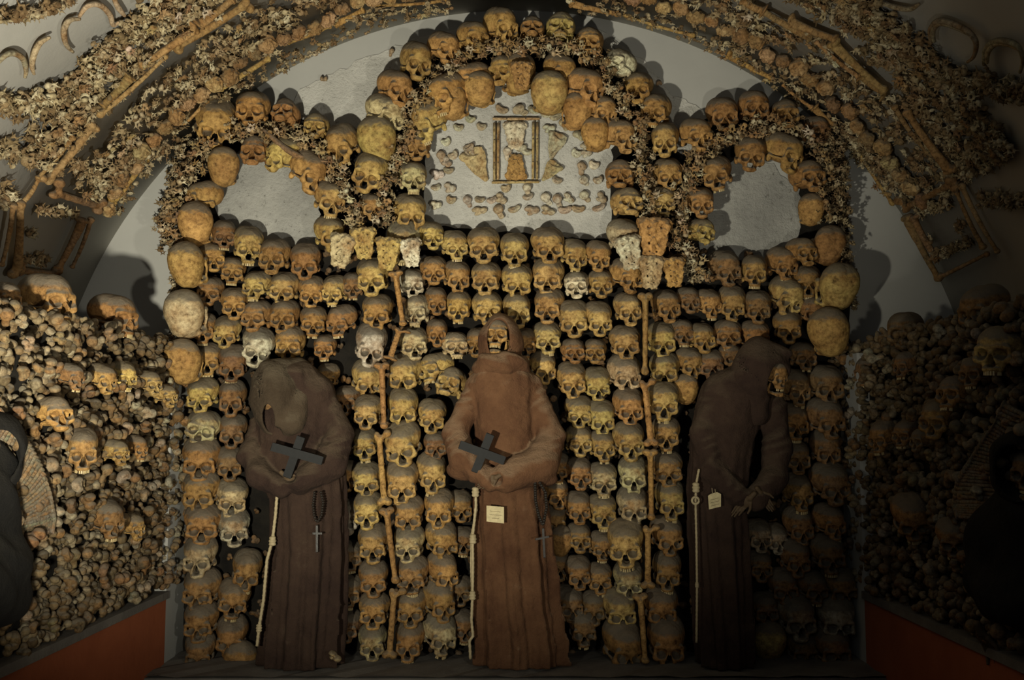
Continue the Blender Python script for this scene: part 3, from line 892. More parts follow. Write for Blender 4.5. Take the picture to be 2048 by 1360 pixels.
MID = {'left': [((505, 3), (346, 100)), ((470, -2), (395, 52)), ((395, 53), (280, 136)), ((337, 112), (197, 236)), ((264, 150), (204, 216)), ((192, 246), (90, 371)), ((150, 272), (76, 360)), ((44, 402), (34, 552)), ((30, 408), (6, 534)), ((80, 360), (45, 410))],
       'right': [((1480, 0), (1528, 26)), ((1520, 22), (1626, 76)), ((1577, 42), (1674, 82)), ((1628, 84), (1722, 160)), ((1660, 82), (1770, 186)), ((1718, 150), (1772, 190)), ((1784, 212), (1854, 310)), ((1808, 220), (1904, 348)), ((1918, 368), (1994, 508)), ((1910, 384), (1966, 500))]}
PAN = {'left': [((104, 384), (206, 415)), ((168, 436), (117, 542)), ((186, 436), (146, 538)), ((34, 540), (117, 551))], 'right': [((1800, 420), (1912, 364)), ((1809, 430), (1878, 564)), ((1876, 556), (1974, 508)), ((1822, 430), (1872, 520))]}
for side in ('left', 'right'):
    for i, (a, b) in enumerate(INN[side]):
        vbone(a, b, 2 if i % 2 else 1, f'slender bone edging the {side} vault band beside the plain plaster, {ORD[i]} along', f'edging bones of the {side} vault band', (.42, .26, .09), 1.15, .03, i % 2 == 1)
    for i, (a, b) in enumerate(MID[side]):
        vbone(a, b, (0, 1, 1, 2, 1, 0, 2, 1, 2, 2)[i], f'long brown limb bone in the {side} vault rib, {ORD[i]} going down', f'limb bones of the {side} vault rib', (.33, .21, .09), 1.35, .05, i % 2 == 1)
    for i, (a, b) in enumerate(PAN[side]):
        vbone(a, b, (0, 1, 2, 0)[i], f'dark limb bone framing the {side} square panel at the vault foot, {ORD[i]} clockwise', f'frame bones of the {side} vault panel', (.22, .14, .07), 1.35, .035)
# concentric bands: (radius px, width px, count per side single, density of stuff, keep within angle range)
C0 = (1030, 930)
def ring_pts(r0, r1, a0, a1, n):
    out = []
    while len(out) < n:
        r = random.uniform(r0, r1); a = math.radians(random.uniform(a0, a1))
        x, y = C0[0] + r * math.cos(a), C0[1] - r * math.sin(a)
        if -30 < x < 2078 and y > -30: out.append((x, y))
    return out
ST = []
RINGS = [(914, 938, .58, 1, 120), (935, 962, .7, 2, 110), (985, 1010, .74, 2, 150), (1012, 1050, .74, 2, 170), (1075, 1110, .78, 2, 110), (1105, 1150, .86, 1, 190), (1150, 1180, .76, 1, 90)]
for side, lo, hi in (('left', 98, 148), ('right', 32, 84)):
    s = -1 if side == 'left' else 1
    for k, (r0, r1, sc, vv, n) in enumerate(RINGS):
        for x, y in ring_pts(r0, r1, lo if k else (98 if s < 0 else 40), (hi if k else (136 if s < 0 else 82)), n):
            p, nn = on_vault(x, y, random.uniform(.012, .05))
            ST.append((random.randrange(4), TRS(p, frame(Vector(nn) + Vector((random.gauss(0, .5), random.gauss(0, .5), random.gauss(0, .5))), random.uniform(0, 6.28)), sc * random.uniform(.7, 1.15))))
    # countable vertebrae: the biggest and proudest ones
    for k, (r0, r1, m) in enumerate(((1085, 1150, 26), (1000, 1040, 12), (912, 930, 12))):
        for x, y in ring_pts(r0, r1, lo, hi, m):
            vput('vertebra', random.choice(VERT), x, y, .06 if k < 2 else .03, random.uniform(0, 6.28), random.uniform(.6, .8), label=f'star-shaped vertebra on the {side} vault, ' + ('outside the long bones' if k == 0 else 'inside the long bones' if k == 1 else 'on the innermost fringe') + (', high up' if y < 150 else ', lower down'), cat='bone', group=f'vertebrae of the {side} vault, row {k}, ' + ('high' if y < 150 else 'low'), color=tint(random.choice(VT)))
    # spongy rosettes
    k = 0
    for a in np.arange(lo + 1, hi, 1.95):
        r = 968 + random.uniform(-8, 10); x, y = C0[0] + r * math.cos(math.radians(a)), C0[1] - r * math.sin(math.radians(a))
        if y < -20: continue
        vput('spongy_bone', ROSE, x, y, .035, random.uniform(0, 6.28), random.uniform(.95, 1.3), label=f'rough spongy bone cluster, {ORD[k]} along the inner row of the {side} vault band', cat='bone', group=f'spongy bone clusters of the {side} vault band', color=tint(random.choice(VT[1:3] + VT[4:]))); k += 1
# garlands on the outer vault
OG = [('left', [(-10, 30), (60, 26), (110, 14), (150, 0)], 14, 4), ('left', [(-10, 205), (60, 215), (110, 190), (160, 165), (210, 110), (260, 60), (300, 30), (340, -10)], 30, 9), ('left', [(-10, 300), (40, 300)], 22, 10), ('left', [(0, 400), (30, 380)], 22, 10),
      ('left', [(80, 420), (160, 430)], 9, 4), ('left', [(60, 465), (75, 470)], 8, 4), ('left', [(50, 520), (100, 520)], 9, 6), ('left', [(150, 330), (220, 370), (250, 330), (340, 300)], 18, 7), ('left', [(60, 330), (130, 260), (160, 220)], 22, 6),
      ('right', [(1680, -10), (1740, 30), (1790, 80), (1840, 125), (1920, 160), (1990, 180), (2060, 190)], 28, 9), ('right', [(1970, 285), (2010, 290), (1990, 320)], 18, 9), ('right', [(1960, 400), (2000, 405), (2060, 395)], 14, 8),
      ('right', [(1840, 430), (1900, 400)], 14, 6), ('right', [(1860, 478), (1870, 480)], 8, 6), ('right', [(1915, 450), (1930, 455)], 10, 7), ('right', [(1870, 515), (1945, 480)], 11, 7), ('right', [(1690, 270), (1760, 330), (1830, 390)], 26, 9), ('right', [(1810, 180), (1880, 260), (1940, 360)], 26, 8), ('right', [(1745, 118), (1755, 125)], 12, 8)]
for side, poly, wid, m in OG:
    for x, y, a in pts_along(poly, 8):
        for _ in range(max(2, int(m * .62))):
            o_ = random.gauss(0, wid * .45); px, py = x - math.sin(a) * o_, y + math.cos(a) * o_
            p, nn = on_vault(px, py, random.uniform(.012, .045))
            ST.append((random.randrange(4), TRS(p, frame(Vector(nn) + Vector((random.gauss(0, .5), random.gauss(0, .5), random.gauss(0, .5))), random.uniform(0, 6.28)), random.uniform(.55, .85))))
merged('vault_bones', VLOW, ST, M_PALE, label='thousands of small vertebrae stuck in bands and garlands over the vault', cat='bones', kind='stuff')
# ribs bent into open rings on the vault
RIBS = [('left', [(-6, 128), (12, 110), (30, 107), (46, 118), (52, 140), (50, 155)]), ('left', [(100, 74), (80, 86), (68, 108), (64, 132), (68, 148)]), ('left', [(160, 38), (140, 40), (128, 60), (132, 88), (146, 104)]),
        ('left', [(158, 34), (175, 12), (200, 10), (220, 30), (226, 50), (238, 44)]), ('left', [(226, -8), (236, 14), (250, 32)]),
        ('right', [(1862, 88), (1860, 60), (1875, 42), (1900, 45), (1935, 62), (1952, 85), (1948, 112), (1935, 124)]), ('right', [(1868, 84), (1866, 62), (1880, 46), (1910, 54), (1940, 70)]),
        ('right', [(1968, 130), (1970, 102), (1985, 84), (2010, 82), (2035, 92), (2046, 118), (2040, 145)]), ('right', [(1974, 126), (1976, 104), (1990, 88), (2015, 88), (2040, 100)]), ('right', [(1760, 4), (1790, 14), (1820, 18), (1838, 8)])]
cnt = {'left': 0, 'right': 0}
for side, pl in RIBS:
    P = [on_vault(*q, .03)[0] for q in pl]; PP = []
    for i in range(len(P) - 1):
        a0 = P[max(i - 1, 0)]; a1 = P[i]; a2 = P[i + 1]; a3 = P[min(i + 2, len(P) - 1)]
        for k in range(5):
            t = k / 5; PP.append(.5 * (2 * a1 + (a2 - a0) * t + (2 * a0 - 5 * a1 + 4 * a2 - a3) * t * t + (3 * a1 - a0 - 3 * a2 + a3) * t**3))
    PP.append(P[-1]); n = len(PP)
    obj('rib', raw_mesh('rib', *tube(PP, [.0055 + .005 * math.sin(math.pi * min(1, i / n * 1.1)) for i in range(n)], 8), M_BONE, True), label=f'thin curved rib on the {side} outer vault, {ORD[cnt[side]]} from the outside', cat='rib', group=f'curved ribs on the {side} vault', color=tint((.40, .33, .22)))
    cnt[side] += 1
sl = [at(526 + 130 * t, 258 + 20 * math.sin(t * 3) + 62 * t, -.235) for t in np.linspace(0, 1, 14)]
obj('rib', raw_mesh('rib', *tube(sl, [.004 + .011 * math.sin(math.pi * min(1, .1 + i / 14)) for i in range(14)], 8), M_BONE, True), label='long flat brown rib lying across the garland over the left opening', cat='rib', color=(.2, .13, .08))
# ------------------------------------------------------------------ hourglass relief in the niche
def Z(x, y): return (850 + x / 5.25, 190 + y / 5.25)
def flat_bar(name, a, b, wpx, label, group, color):
    p0, p1 = at(*Z(*a), -.03), at(*Z(*b), -.03); n = 9; wd = wpx / 5.25 * mpp(0) / 2
    pts = [p0 + (p1 - p0) * i / (n - 1) for i in range(n)]
    V, Q = tube(pts, [wd * (1 + .12 * math.sin(i * 2.3)) for i in range(n)], 8)
    o = obj(name, raw_mesh(name, V, Q, M_BONE, True), label=label, cat='bone', group=group, color=tint(color, .95, 1.05))
    h = []
    for t in (.3, .7):
        c = p0 + (p1 - p0) * t + np.array([0, -wd - .001, 0]); r = .0035
        h.append(([c + r * np.array([math.cos(a_), 0, math.sin(a_)]) for a_ in np.arange(0, 6.2, .785)] + [c + np.array([0, .004, 0]) + r * np.array([math.cos(a_), 0, math.sin(a_)]) for a_ in np.arange(0, 6.2, .785)], [tuple(range(8))[::-1]] + [(i, (i + 1) % 8, 8 + (i + 1) % 8, 8 + i) for i in range(8)]))
    for hv in h: obj('nail', raw_mesh('nail', *hv, M_INK), parent=o)
G = 'rod bones framing the hourglass'
for a, b, wd, lab in (((710, 250), (1205, 250), 34, 'horizontal rod bone along the top of the hourglass'), ((700, 918), (1200, 912), 30, 'horizontal rod bone along the bottom of the hourglass'),
                      ((728, 292), (728, 895), 28, 'outermost upright rod bone on the left of the hourglass'), ((770, 292), (766, 890), 30, 'inner upright rod bone on the left of the hourglass'),
                      ((1138, 280), (1132, 885), 28, 'inner upright rod bone on the right of the hourglass'), ((1180, 285), (1176, 885), 28, 'outermost upright rod bone on the right of the hourglass')):
    flat_bar('rod_bone', a, b, wd, lab, G, (.44, .34, .17))
for x, y, h, fl, tone, lab in ((945, 430, 330, 0, 'w', 'pale perforated sacrum forming the upper bulb of the hourglass'), (955, 755, 300, 180, 'o', 'brown perforated sacrum forming the lower bulb of the hourglass')):
    obj('sacrum', SACR, M=TRS(at(*Z(x, y), -.03), rot(0, 0, fl), (h / 5.25 * mpp(0) / .118 * 1.0, .5, h / 5.25 * mpp(0) / .118)), label=lab, cat='bone', color=TONE[tone])
for x, y, h, roll, mir, tone, lab in ((560, 730, 430, -26, -1, 'p', 'large pale shoulder blade forming the left wing of the hourglass'), (1370, 530, 330, 20, -1, 'g', 'brownish grey shoulder blade forming the upper right wing'),
                                    (1310, 800, 280, 38, 1, 'p', 'pale shoulder blade forming the lower right wing'), (470, 600, 200, -20, 1, 'g', 'small greyish shoulder blade tip above the left wing')):
    s = h / 5.25 * mpp(0) / .15
    obj('shoulder_blade', SCAP, M=TRS(at(*Z(x, y), -.03), rot(0, 0, roll), (s * mir, .8, s)), label=lab, cat='bone', group='shoulder blades winging the hourglass', color=tint(TONE[tone]))
SB = [(800, 160), (985, 160), (1145, 165), (1290, 205), (1380, 235), (470, 260), (350, 350), (590, 340), (1300, 345), (225, 500), (165, 640), (300, 640), (130, 830), (245, 800), (120, 975), (260, 970), (110, 1150), (270, 1110), (440, 1110), (570, 1105), (705, 1110), (800, 1085), (850, 990), (1070, 980), (1085, 1075), (1265, 1085), (1385, 1100), (1510, 1080), (1670, 1060),
      (570, 1210), (770, 1210), (940, 1205), (1120, 1205), (1290, 1210), (1470, 1215), (1610, 1205), (1830, 1190), (1855, 1075), (1820, 900), (1770, 745), (1690, 610), (1600, 420), (1585, 620), (1640, 755), (1665, 900), (1690, 530), (1380, 900), (860, 600), (1060, 600), (1000, 560), (1450, 300), (230, 700)]
RC = {}; SB.sort(key=lambda q: (q[1] > 1050 or (q[1] < 240), q[0] if q[1] > 1050 or q[1] < 240 else q[1]))
for i, (x, y) in enumerate(SB):
    big = y > 1150 or (y < 240 and x > 700)
    reg = 'in the bottom row' if y > 1150 else 'in the row second from bottom' if y > 1050 else 'in the left border' if x < 330 else 'in the right border' if x > 1490 else 'in the top row' if y < 240 else 'near the frame'
    RC[reg] = RC.get(reg, -1) + 1
    obj('small_bone', KNOB[(3, 1, 3, 2)[i % 4]], M=TRS(at(*Z(x, y), -.026), frame(Vector((random.gauss(0, .2), -1, random.gauss(0, .2))), random.uniform(-.6, .6)), (random.uniform(.85, 1.0) * (1.45 if big else 1.15), .62, random.uniform(.85, 1.1))), label=f'small pale bone {reg} of hourglass relief, {ORD[RC[reg]]} ' + ('from top' if 'border' in reg or 'frame' in reg else 'from left'), cat='bone', group='small bones outlining the niche relief', color=tint(random.choice([(.50, .46, .35), (.42, .36, .24), (.56, .52, .42)])))
NP = ['first', 'second', 'third', 'fourth']
for i, (x, y) in enumerate([(648, 158), (820, 100) if 0 else (783, 103), (820, 92), (1318, 165)]):
    obj('small_bone', KNOB[i % 4], M=TRS(at(x, y, -.02), frame(Vector((0, -1, 0)), i), .6), label=f'small bone nailed to rough plaster outside the middle arch, {NP[i]} from the left', cat='bone', group='loose bones on the outer plaster', color=tint((.42, .32, .2)))
# ------------------------------------------------------------------ side piles
def face_pt(side, y, z, out=0.0):
    return np.array([(LX + out) if side == 'left' else (RX - out), y, z])
def jaw_R(side, turn, pitch, roll=0):   # looks out of the pile, turned towards the camera by 'turn' degrees
    yaw = (90 - turn) if side == 'left' else -(90 - turn); return rot(yaw, pitch, roll)
PSK = {'left': [(95, 598, 96, 25, 0, 'b', 0), (228, 630, 84, 20, 0, 'b', 0), (14, 592, 56, 40, 10, 'b', 0), (203, 755, 58, 30, 8, 'o', 1), (246, 750, 52, 40, 10, 'y', 1), (296, 765, 50, 30, 6, 'y', 1), (330, 790, 46, 34, 6, 'y', 1), (140, 752, 52, 20, 10, 'd', 1), (106, 829, 74, 40, -8, 'o', 1), (163, 897, 74, 60, 10, 'o', 1), (230, 903, 52, 30, 4, 'y', 1), (272, 895, 44, 30, 4, 'b', 1), (212, 1036, 66, 30, 8, 'd', 1), (262, 1052, 50, 20, 0, 'o', 1)],
       'right': [(1966, 614, 90, 25, 10, 'd', 0), (1810, 662, 74, 60, 0, 'd', 0), (1742, 740, 60, 25, 4, 'd', 0), (2001, 698, 92, 40, 6, 'y', 1), (1913, 786, 70, 30, -6, 'b', 1), (1880, 836, 74, 35, 8, 'b', 1), (1768, 872, 58, 30, 6, 'b', 1), (1813, 866, 52, 35, 6, 'b', 1), (1846, 880, 46, 20, 0, 'd', 1), (1822, 1030, 74, 80, 30, 'b', 1), (1905, 1072, 64, 70, 20, 'd', 1), (1952, 742, 60, 30, 6, 'd', 1), (1812, 730, 48, 30, 0, 'd', 1)]}
KEEP = {'left': [], 'right': []}
for side, L in PSK.items():
    for i, (x, y, wd, turn, pit, tone, on) in enumerate(L):
        Xp = (LX + .02 if side == 'left' else RX - .02) if on else (LX - .06 if side == 'left' else RX + .06)
        p = at_x(x, y, Xp); sc = wd * mpp(p[1]) / .150
        if not on: sc = min(sc, 1.12)
        sc = min(sc, 1.15)
        make_skull(p, sc, jaw_R(side, turn, pit, random.uniform(-6, 6)), tone, f'{TONE_WORD[tone]} skull ' + ('embedded in' if on else 'perched on top of') + f' the {side} bone pile, {ORD[i]} from above', f'skulls in the {side} bone pile', teeth=1)
        KEEP[side].append((p[1], p[2], .06 * sc))
def in_niche(y, z): 
    yc = (YN + YE) / 2; ry = (YN - YE) / 2 + .03; return ((y - yc) / ry)**2 + ((z - (ZN - .55)) / .60)**2 < 1 if z > ZN - .55 else abs(y - yc) < ry
NI = 0
for side in ('left', 'right'):
    cand = []; tries = 0
    def free(y, z, r, lst, f=1.0): return all((y - a)**2 + (z - b)**2 > (f * (r + c))**2 for a, b, c in lst)
    big = []
    want = 175 if side == 'left' else 115
    while len(big) < want and tries < 30000:
        tries += 1; y = -random.uniform(.02, 1.75); z = random.uniform(ZS + .03, ZP); r = random.uniform(.026, .040)
        if in_niche(y, z) or not free(y, z, r, KEEP[side], .9) or not free(y, z, r, big, .72): continue
        big.append((y, z, r))
        R = frame(Vector((1 if side == 'left' else -1, -.35 + random.gauss(0, .3), random.gauss(0, .3))), random.uniform(0, 6.28))
        cw, cl = random.choice([('brown', (.165, .12, .065)), ('reddish brown', (.16, .095, .045)), ('tan', (.22, .175, .105)), ('dark brown', (.11, .078, .045)), ('whitish', (.31, .275, .20))])
        hgt = 'high' if z > ZS + .72 * (ZP - ZS) else ('low' if z < ZS + .3 * (ZP - ZS) else 'midway up'); far = 'by the back wall' if y > -.35 else ('towards the middle' if y > -.8 else 'near the side niche')
        obj('joint_bone', KNOB[random.randrange(4)], M=TRS(face_pt(side, y, z, random.uniform(.0, .025)), R, r / .034), label=f'{cw} knobbly bone end, {hgt} in the {side} pile {far}', cat='bone', group=f'{cw} bone ends {hgt} in the {side} pile {far}', color=tint(cl))
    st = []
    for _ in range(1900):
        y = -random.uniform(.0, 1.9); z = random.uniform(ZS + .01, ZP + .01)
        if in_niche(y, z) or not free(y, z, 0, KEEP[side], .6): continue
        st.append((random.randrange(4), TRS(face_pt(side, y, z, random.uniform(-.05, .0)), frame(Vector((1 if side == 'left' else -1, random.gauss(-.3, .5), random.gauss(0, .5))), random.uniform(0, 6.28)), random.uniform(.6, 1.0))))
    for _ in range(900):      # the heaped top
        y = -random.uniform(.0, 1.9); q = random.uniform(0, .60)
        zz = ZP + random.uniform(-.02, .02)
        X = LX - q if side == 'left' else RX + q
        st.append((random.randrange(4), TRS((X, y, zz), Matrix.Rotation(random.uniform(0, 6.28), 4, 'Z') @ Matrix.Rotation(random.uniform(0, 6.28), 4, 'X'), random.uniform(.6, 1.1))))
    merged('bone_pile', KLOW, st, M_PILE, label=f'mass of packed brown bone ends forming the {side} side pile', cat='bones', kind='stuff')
# vault-foot bones over the left pile edge: fans of arm bones round the side niches
FAN = {'left': ([(0, 835), (30, 848), (60, 885), (85, 930), (103, 985), (112, 1035), (108, 1062)], [(-50, 890), (-10, 915), (18, 960), (34, 1000), (36, 1030), (40, 1055), (52, 1078)]),
       'right': ([(2004, 805), (1985, 850), (1960, 885), (1936, 925), (1912, 960), (1904, 1010), (1912, 1034)], [(2070, 830), (2040, 880), (2022, 905), (2008, 940), (2005, 965), (2000, 1010), (1985, 1040)])}
def poly_t(pl, t):
    t *= len(pl) - 1; i = min(int(t), len(pl) - 2); u = t - i; return pl[i][0] + (pl[i + 1][0] - pl[i][0]) * u, pl[i][1] + (pl[i + 1][1] - pl[i][1]) * u
for side, (out, inn) in FAN.items():
    for i in range(34):
        t = (i + .5) / 34; a = poly_t(out, t); b = poly_t(inn, min(1, t + random.uniform(-.01, .01)))
        Xo = (LX + .035) if side == 'left' else (RX - .035); Xi = (LX - .02) if side == 'left' else (RX + .02)
        bone_between(at_x(*a, Xo), at_x(*b, Xi), 2, 'arm_bone', f'thin grey arm bone, {ORD[i]} from the top of the fan over the {side} niche', 'bone', f'arm bones fanned round the {side} niche', (.17, .15, .11), 1.15, ((1, 0, 0) if side == 'left' else (-1, 0, 0)))
# ------------------------------------------------------------------ the robed figures
def prof_fn(prof, Y, ry, cy, arms, extra=(), carve=(), folds=7, amp=.009, ph=0.0, zbot=.004, pleat=(-.05, 1.3)):
    rows = []
    for py, xl, xr in prof:
        a = at(xl, py, Y); b = at(xr, py, Y); rows.append((a[2], (a[0] + b[0]) / 2, (b[0] - a[0]) / 2))
    rows.sort(); zs, cx, hw = map(np.array, zip(*rows)); ztop = zs[-1] + .01
    def f(P):
        x0 = np.interp(P[:, 2], zs, cx); h = np.interp(P[:, 2], zs, hw); r = np.minimum(ry, h * 1.15)
        qx = (P[:, 0] - x0) / h; qy = (P[:, 1] - cy) / r; q = np.sqrt(qx**2 + qy**2); th = np.arctan2(qx, -qy)
        d = (q - 1) * np.minimum(h, r) * .85
        t = np.clip(1 - (P[:, 2] - .1) / .95, .12, 1)
        w_ = th * folds + ph + .6 * np.sin(P[:, 2] * 2.2 + th * 2)
        d = d + amp * t * (1.1 * np.abs(np.sin(w_ * .5)) ** .7 - .5) * 1.6 + .35 * amp * t * np.sin(w_ * 2.3 + 1)
        d = smax(d, P[:, 2] - ztop, .05); d = np.maximum(d, zbot - P[:, 2])
        for e in extra: d = smin(d, ell(P, e[0], e[1]), e[2] if len(e) > 2 else .03)
        arm = None
        for ch in arms:
            for (p0, r0), (p1, r1) in zip(ch, ch[1:]):
                c_ = cap(P, p0, p1, r0, r1)
                u = (P - np.array(p0)) @ (np.array(p1) - np.array(p0)) / np.linalg.norm(np.array(p1) - np.array(p0))
                c_ = c_ + .0042 * np.abs(np.sin(u * 38 + P[:, 0] * 30 + 14 * P[:, 1] + 2 * np.sin(P[:, 2] * 31))) ** .6 * 2 - .004 + .0050 * np.sin(u * 20 + P[:, 2] * 34 + 1 + 25 * P[:, 1])
                arm = c_ if arm is None else smin(arm, c_, .025)
        if arm is not None: d = smin(d, arm, .012)
        for e in carve: d = smax(d, -ell(P, e[0], e[1]), .008)
        return d + .0022 * wob(P, 26, ph) + .0012 * wob(P, 60, ph)
    return f
def hand_fn(P):
    d = ell(P, (0, 0, -36), (34, 12, 44)); roots = [(-23, -72, 70), (-8, -78, 82), (8, -76, 76), (22, -66, 58)]
    for x, z, L in roots:
        a = (x, 0, z); b = (x * 1.0, -6, z - L * .45); c = (x * .95, -22, z - L * .75); e = (x * .9, -36, z - L * .95)
        fg = np.minimum(np.minimum(cap(P, (x * .8, 0, z + 24), a, 7, 8.5), cap(P, a, b, 8.5, 7.5)), np.minimum(cap(P, b, c, 8, 6.5), cap(P, c, e, 7, 5)))
        d = smin(d, fg, 3)
    th = np.minimum(cap(P, (24, -4, -22), (46, -12, -50), 11, 8.5), cap(P, (46, -12, -50), (52, -24, -78), 8.5, 6))
    d = smin(d, th, 5); d = smin(d, cap(P, (0, 0, 0), (0, 4, 40), 17, 15), 10)
    return d + .5 * wob(P, .3)
HAND = sdf_mesh('hand', hand_fn, (-48, -48, -170), (70, 26, 58), 3.0, M_HAND, .001)
def person(label, base, robe, lo, hi, mat, cell=.009, group=None):
    o = bpy.data.objects.new('person', None); COL.objects.link(o); o.location = base
    o['label'] = label; o['category'] = 'person'
    inv = Matrix.Translation(-Vector(base)); r = obj('robe', sdf_mesh('robe', robe, lo, hi, cell, mat), parent=o, M=inv)
    return o, inv
def hood_fn(c, r, opening, wall=.012, extra=(), ph=0):
    def f(P):
        d = ell(P, c, r)
        for e in extra: d = smin(d, e(P), .035)
        inner = d + wall
        d = d + .004 * np.sin(P[:, 0] * 45 + P[:, 2] * 16 + 2 * np.sin(P[:, 2] * 18 + ph)) + .003 * wob(P, 24, ph)
        d = smax(d, -inner, .006)
        for oc, orr in opening: d = smax(d, -ell(P, oc, orr), .008)
        return d
    return f
def A(px, py, y): return tuple(float(v) for v in at(px, py, y))
def part_sdf(name, parent, inv, f, c, ext, cell, mat):
    lo = np.array(c) - np.array(ext); hi = np.array(c) + np.array(ext); return obj(name, sdf_mesh(name, f, lo, hi, cell, mat), parent=parent, M=inv)
def rope(parent, inv, pts, r, knots, y):
    P = [A(x, yy, y) for x, yy in pts]; PP = []
    for i in range(len(P) - 1):
        n = max(2, int(np.linalg.norm(np.subtract(P[i + 1], P[i])) / .009))
        for k in range(n): PP.append(np.array(P[i]) + (np.array(P[i + 1]) - np.array(P[i])) * k / n)
    PP.append(np.array(P[-1])); o = obj('rope', raw_mesh('rope', *tube(PP, [r * (1 + .22 * (i % 2)) for i in range(len(PP))], 8, .5), M_ROPE, True), parent=parent, M=inv)
    for kx, ky, kr in knots:
        c = np.array(A(kx, ky, y))
        f = lambda Q, c=c, kr=kr: smin(smin(ell(Q, c, (kr, kr, kr * .55)), ell(Q, c + [0, 0, kr * .8], (kr * .9, kr * .9, kr * .5)), .001), ell(Q, c - [0, 0, kr * .8], (kr * .95, kr * .9, kr * .5)), .001)
        V, Q = nets(f, c - kr * 1.6, c + kr * 1.6, kr / 4); obj('knot', to_mesh('knot', V, Q, M_ROPE), parent=o)
    return o
# ---- central monk
cb = A(1040, 1318, -.30)
robe = prof_fn([(1318, 952, 1131), (1290, 954, 1130), (1200, 951, 1114), (1100, 949, 1105), (1000, 946, 1094), (960, 950, 1085), (900, 950, 1078), (850, 948, 1074), (800, 940, 1074), (768, 932, 1080), (752, 938, 1072), (738, 952, 1056), (722, 966, 1044), (705, 975, 1030)], -.31, .115, -.29,
               [[(A(950, 772, -.29), .048), (A(912, 868, -.33), .052), (A(925, 915, -.39), .058), (A(982, 962, -.44), .046)], [(A(1066, 772, -.29), .050), (A(1102, 872, -.33), .054), (A(1082, 926, -.39), .074), (A(1012, 954, -.45), .062)]],
               extra=[(A(1062, 958, -.37), (.115, .065, .040), .02), (A(928, 940, -.36), (.075, .06, .045), .02)], carve=[(A(992, 960, -.50), (.026, .05, .026))], folds=9, amp=.016, ph=.4)
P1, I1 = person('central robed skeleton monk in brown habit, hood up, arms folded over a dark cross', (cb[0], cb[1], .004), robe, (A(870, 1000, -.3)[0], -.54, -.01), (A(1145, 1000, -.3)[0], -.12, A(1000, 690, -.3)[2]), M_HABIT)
hc = A(1001, 690, -.30)
hood = hood_fn(hc, (.097, .115, .130), [(A(996, 672, -.45), (.050, .14, .098))], .012, [lambda P: cap(P, A(998, 668, -.28), A(993, 640, -.30), .05, .018)], 1)
part_sdf('hood', P1, I1, hood, hc, (.13, .15, .19), .006, M_HABIT)
cc = np.array(A(1003, 736, -.30))
def collar(P):
    q = P - cc; q = q.copy(); q[:, 2] += .30 * -(q[:, 1]) * -1 * .5
    rr = np.sqrt((q[:, 0] / 1.0)**2 + (q[:, 1] / 1.1)**2) - .086
    return (np.sqrt(rr**2 + (q[:, 2] * .8)**2) - .036) + .005 * np.sin(np.arctan2(q[:, 0], -q[:, 1]) * 5 + q[:, 2] * 70) + .002 * wob(P, 40)
part_sdf('collar', P1, I1, collar, cc, (.15, .17, .10), .006, M_HABIT)
def monk_head(P, inv, p, sc, R, tone):
    h = obj('head', SKM[0], parent=P, M=inv @ TRS(p, R, sc), color=TONE[tone], label='bare skull face with its lower jaw')
    obj('teeth', TEETH[0], parent=h)
    j = obj('lower_jaw', JAW, parent=h, color=TONE[tone]); return h
monk_head(P1, I1, A(996, 667, -.315), .84, rot(-8, -6, 4), 'o')
obj('hand', HAND, parent=P1, M=I1 @ TRS(A(992, 955, -.475), rot(0, 20, 60), .55))
rope(P1, I1, [(951, 978), (952, 1010), (949, 1040), (945, 1075), (946, 1130), (945, 1190), (943, 1240), (946, 1272), (939, 1282), (941, 1318)], .0058, [(951, 984, .017), (946, 1078, .016), (945, 1191, .015)], -.37)
rope(P1, I1, [(952, 985), (953, 1020), (947, 1050), (943, 1070), (942, 1130), (944, 1185)], .0045, [], -.365)
# ---- left monk
lb = A(600, 1328, -.30)
robeL = prof_fn([(1332, 518, 684), (1290, 522, 684), (1200, 532, 690), (1100, 543, 692), (1000, 540, 692), (940, 512, 688), (880, 512, 660), (830, 510, 655), (790, 512, 652), (760, 520, 645), (738, 540, 634), (722, 568, 622)], -.31, .13, -.29,
                [[(A(652, 795, -.29), .050), (A(678, 868, -.33), .058), (A(662, 925, -.39), .066), (A(598, 962, -.44), .052)], [(A(516, 850, -.29), .042), (A(500, 912, -.34), .050), (A(520, 950, -.40), .054), (A(562, 975, -.44), .042)]],
                extra=[(A(640, 790, -.30), (.065, .09, .08), .04)], carve=[(A(578, 955, -.49), (.028, .05, .024))], folds=10, amp=.017, ph=2.1)
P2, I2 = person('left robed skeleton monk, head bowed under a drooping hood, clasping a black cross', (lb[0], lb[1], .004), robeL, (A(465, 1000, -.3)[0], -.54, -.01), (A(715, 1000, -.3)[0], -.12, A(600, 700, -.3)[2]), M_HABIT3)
h2 = A(552, 795, -.36)
hoodL = hood_fn(h2, (.105, .115, .165), [(A(532, 842, -.49), (.026, .12, .070)), (A(545, 868, -.50), (.03, .11, .035))], .013, [lambda P: cap(P, A(545, 755, -.33), A(600, 738, -.29), .075, .05), lambda P: cap(P, A(600, 770, -.36), A(585, 850, -.40), .05, .05)], 2.5)
part_sdf('hood', P2, I2, hoodL, A(565, 795, -.36), (.18, .16, .20), .0065, M_HABIT2)
monk_head(P2, I2, A(548, 800, -.355), .74, rot(-30, 38, -8), 'd')
obj('hand', HAND, parent=P2, M=I2 @ TRS(A(572, 952, -.46), rot(0, 25, -50), .62))
rope(P2, I2, [(554, 992), (551, 1030), (545, 1080), (534, 1120), (527, 1200), (518, 1255), (514, 1292)], .0062, [(545, 1082, .016), (518, 1256, .013)], -.425)
obj('foot', KNOB[2], parent=P2, M=I2 @ TRS(A(670, 1312, -.40), rot(0, 0, 20), (1.1, 1.6, .8)), color=(.45, .36, .2))
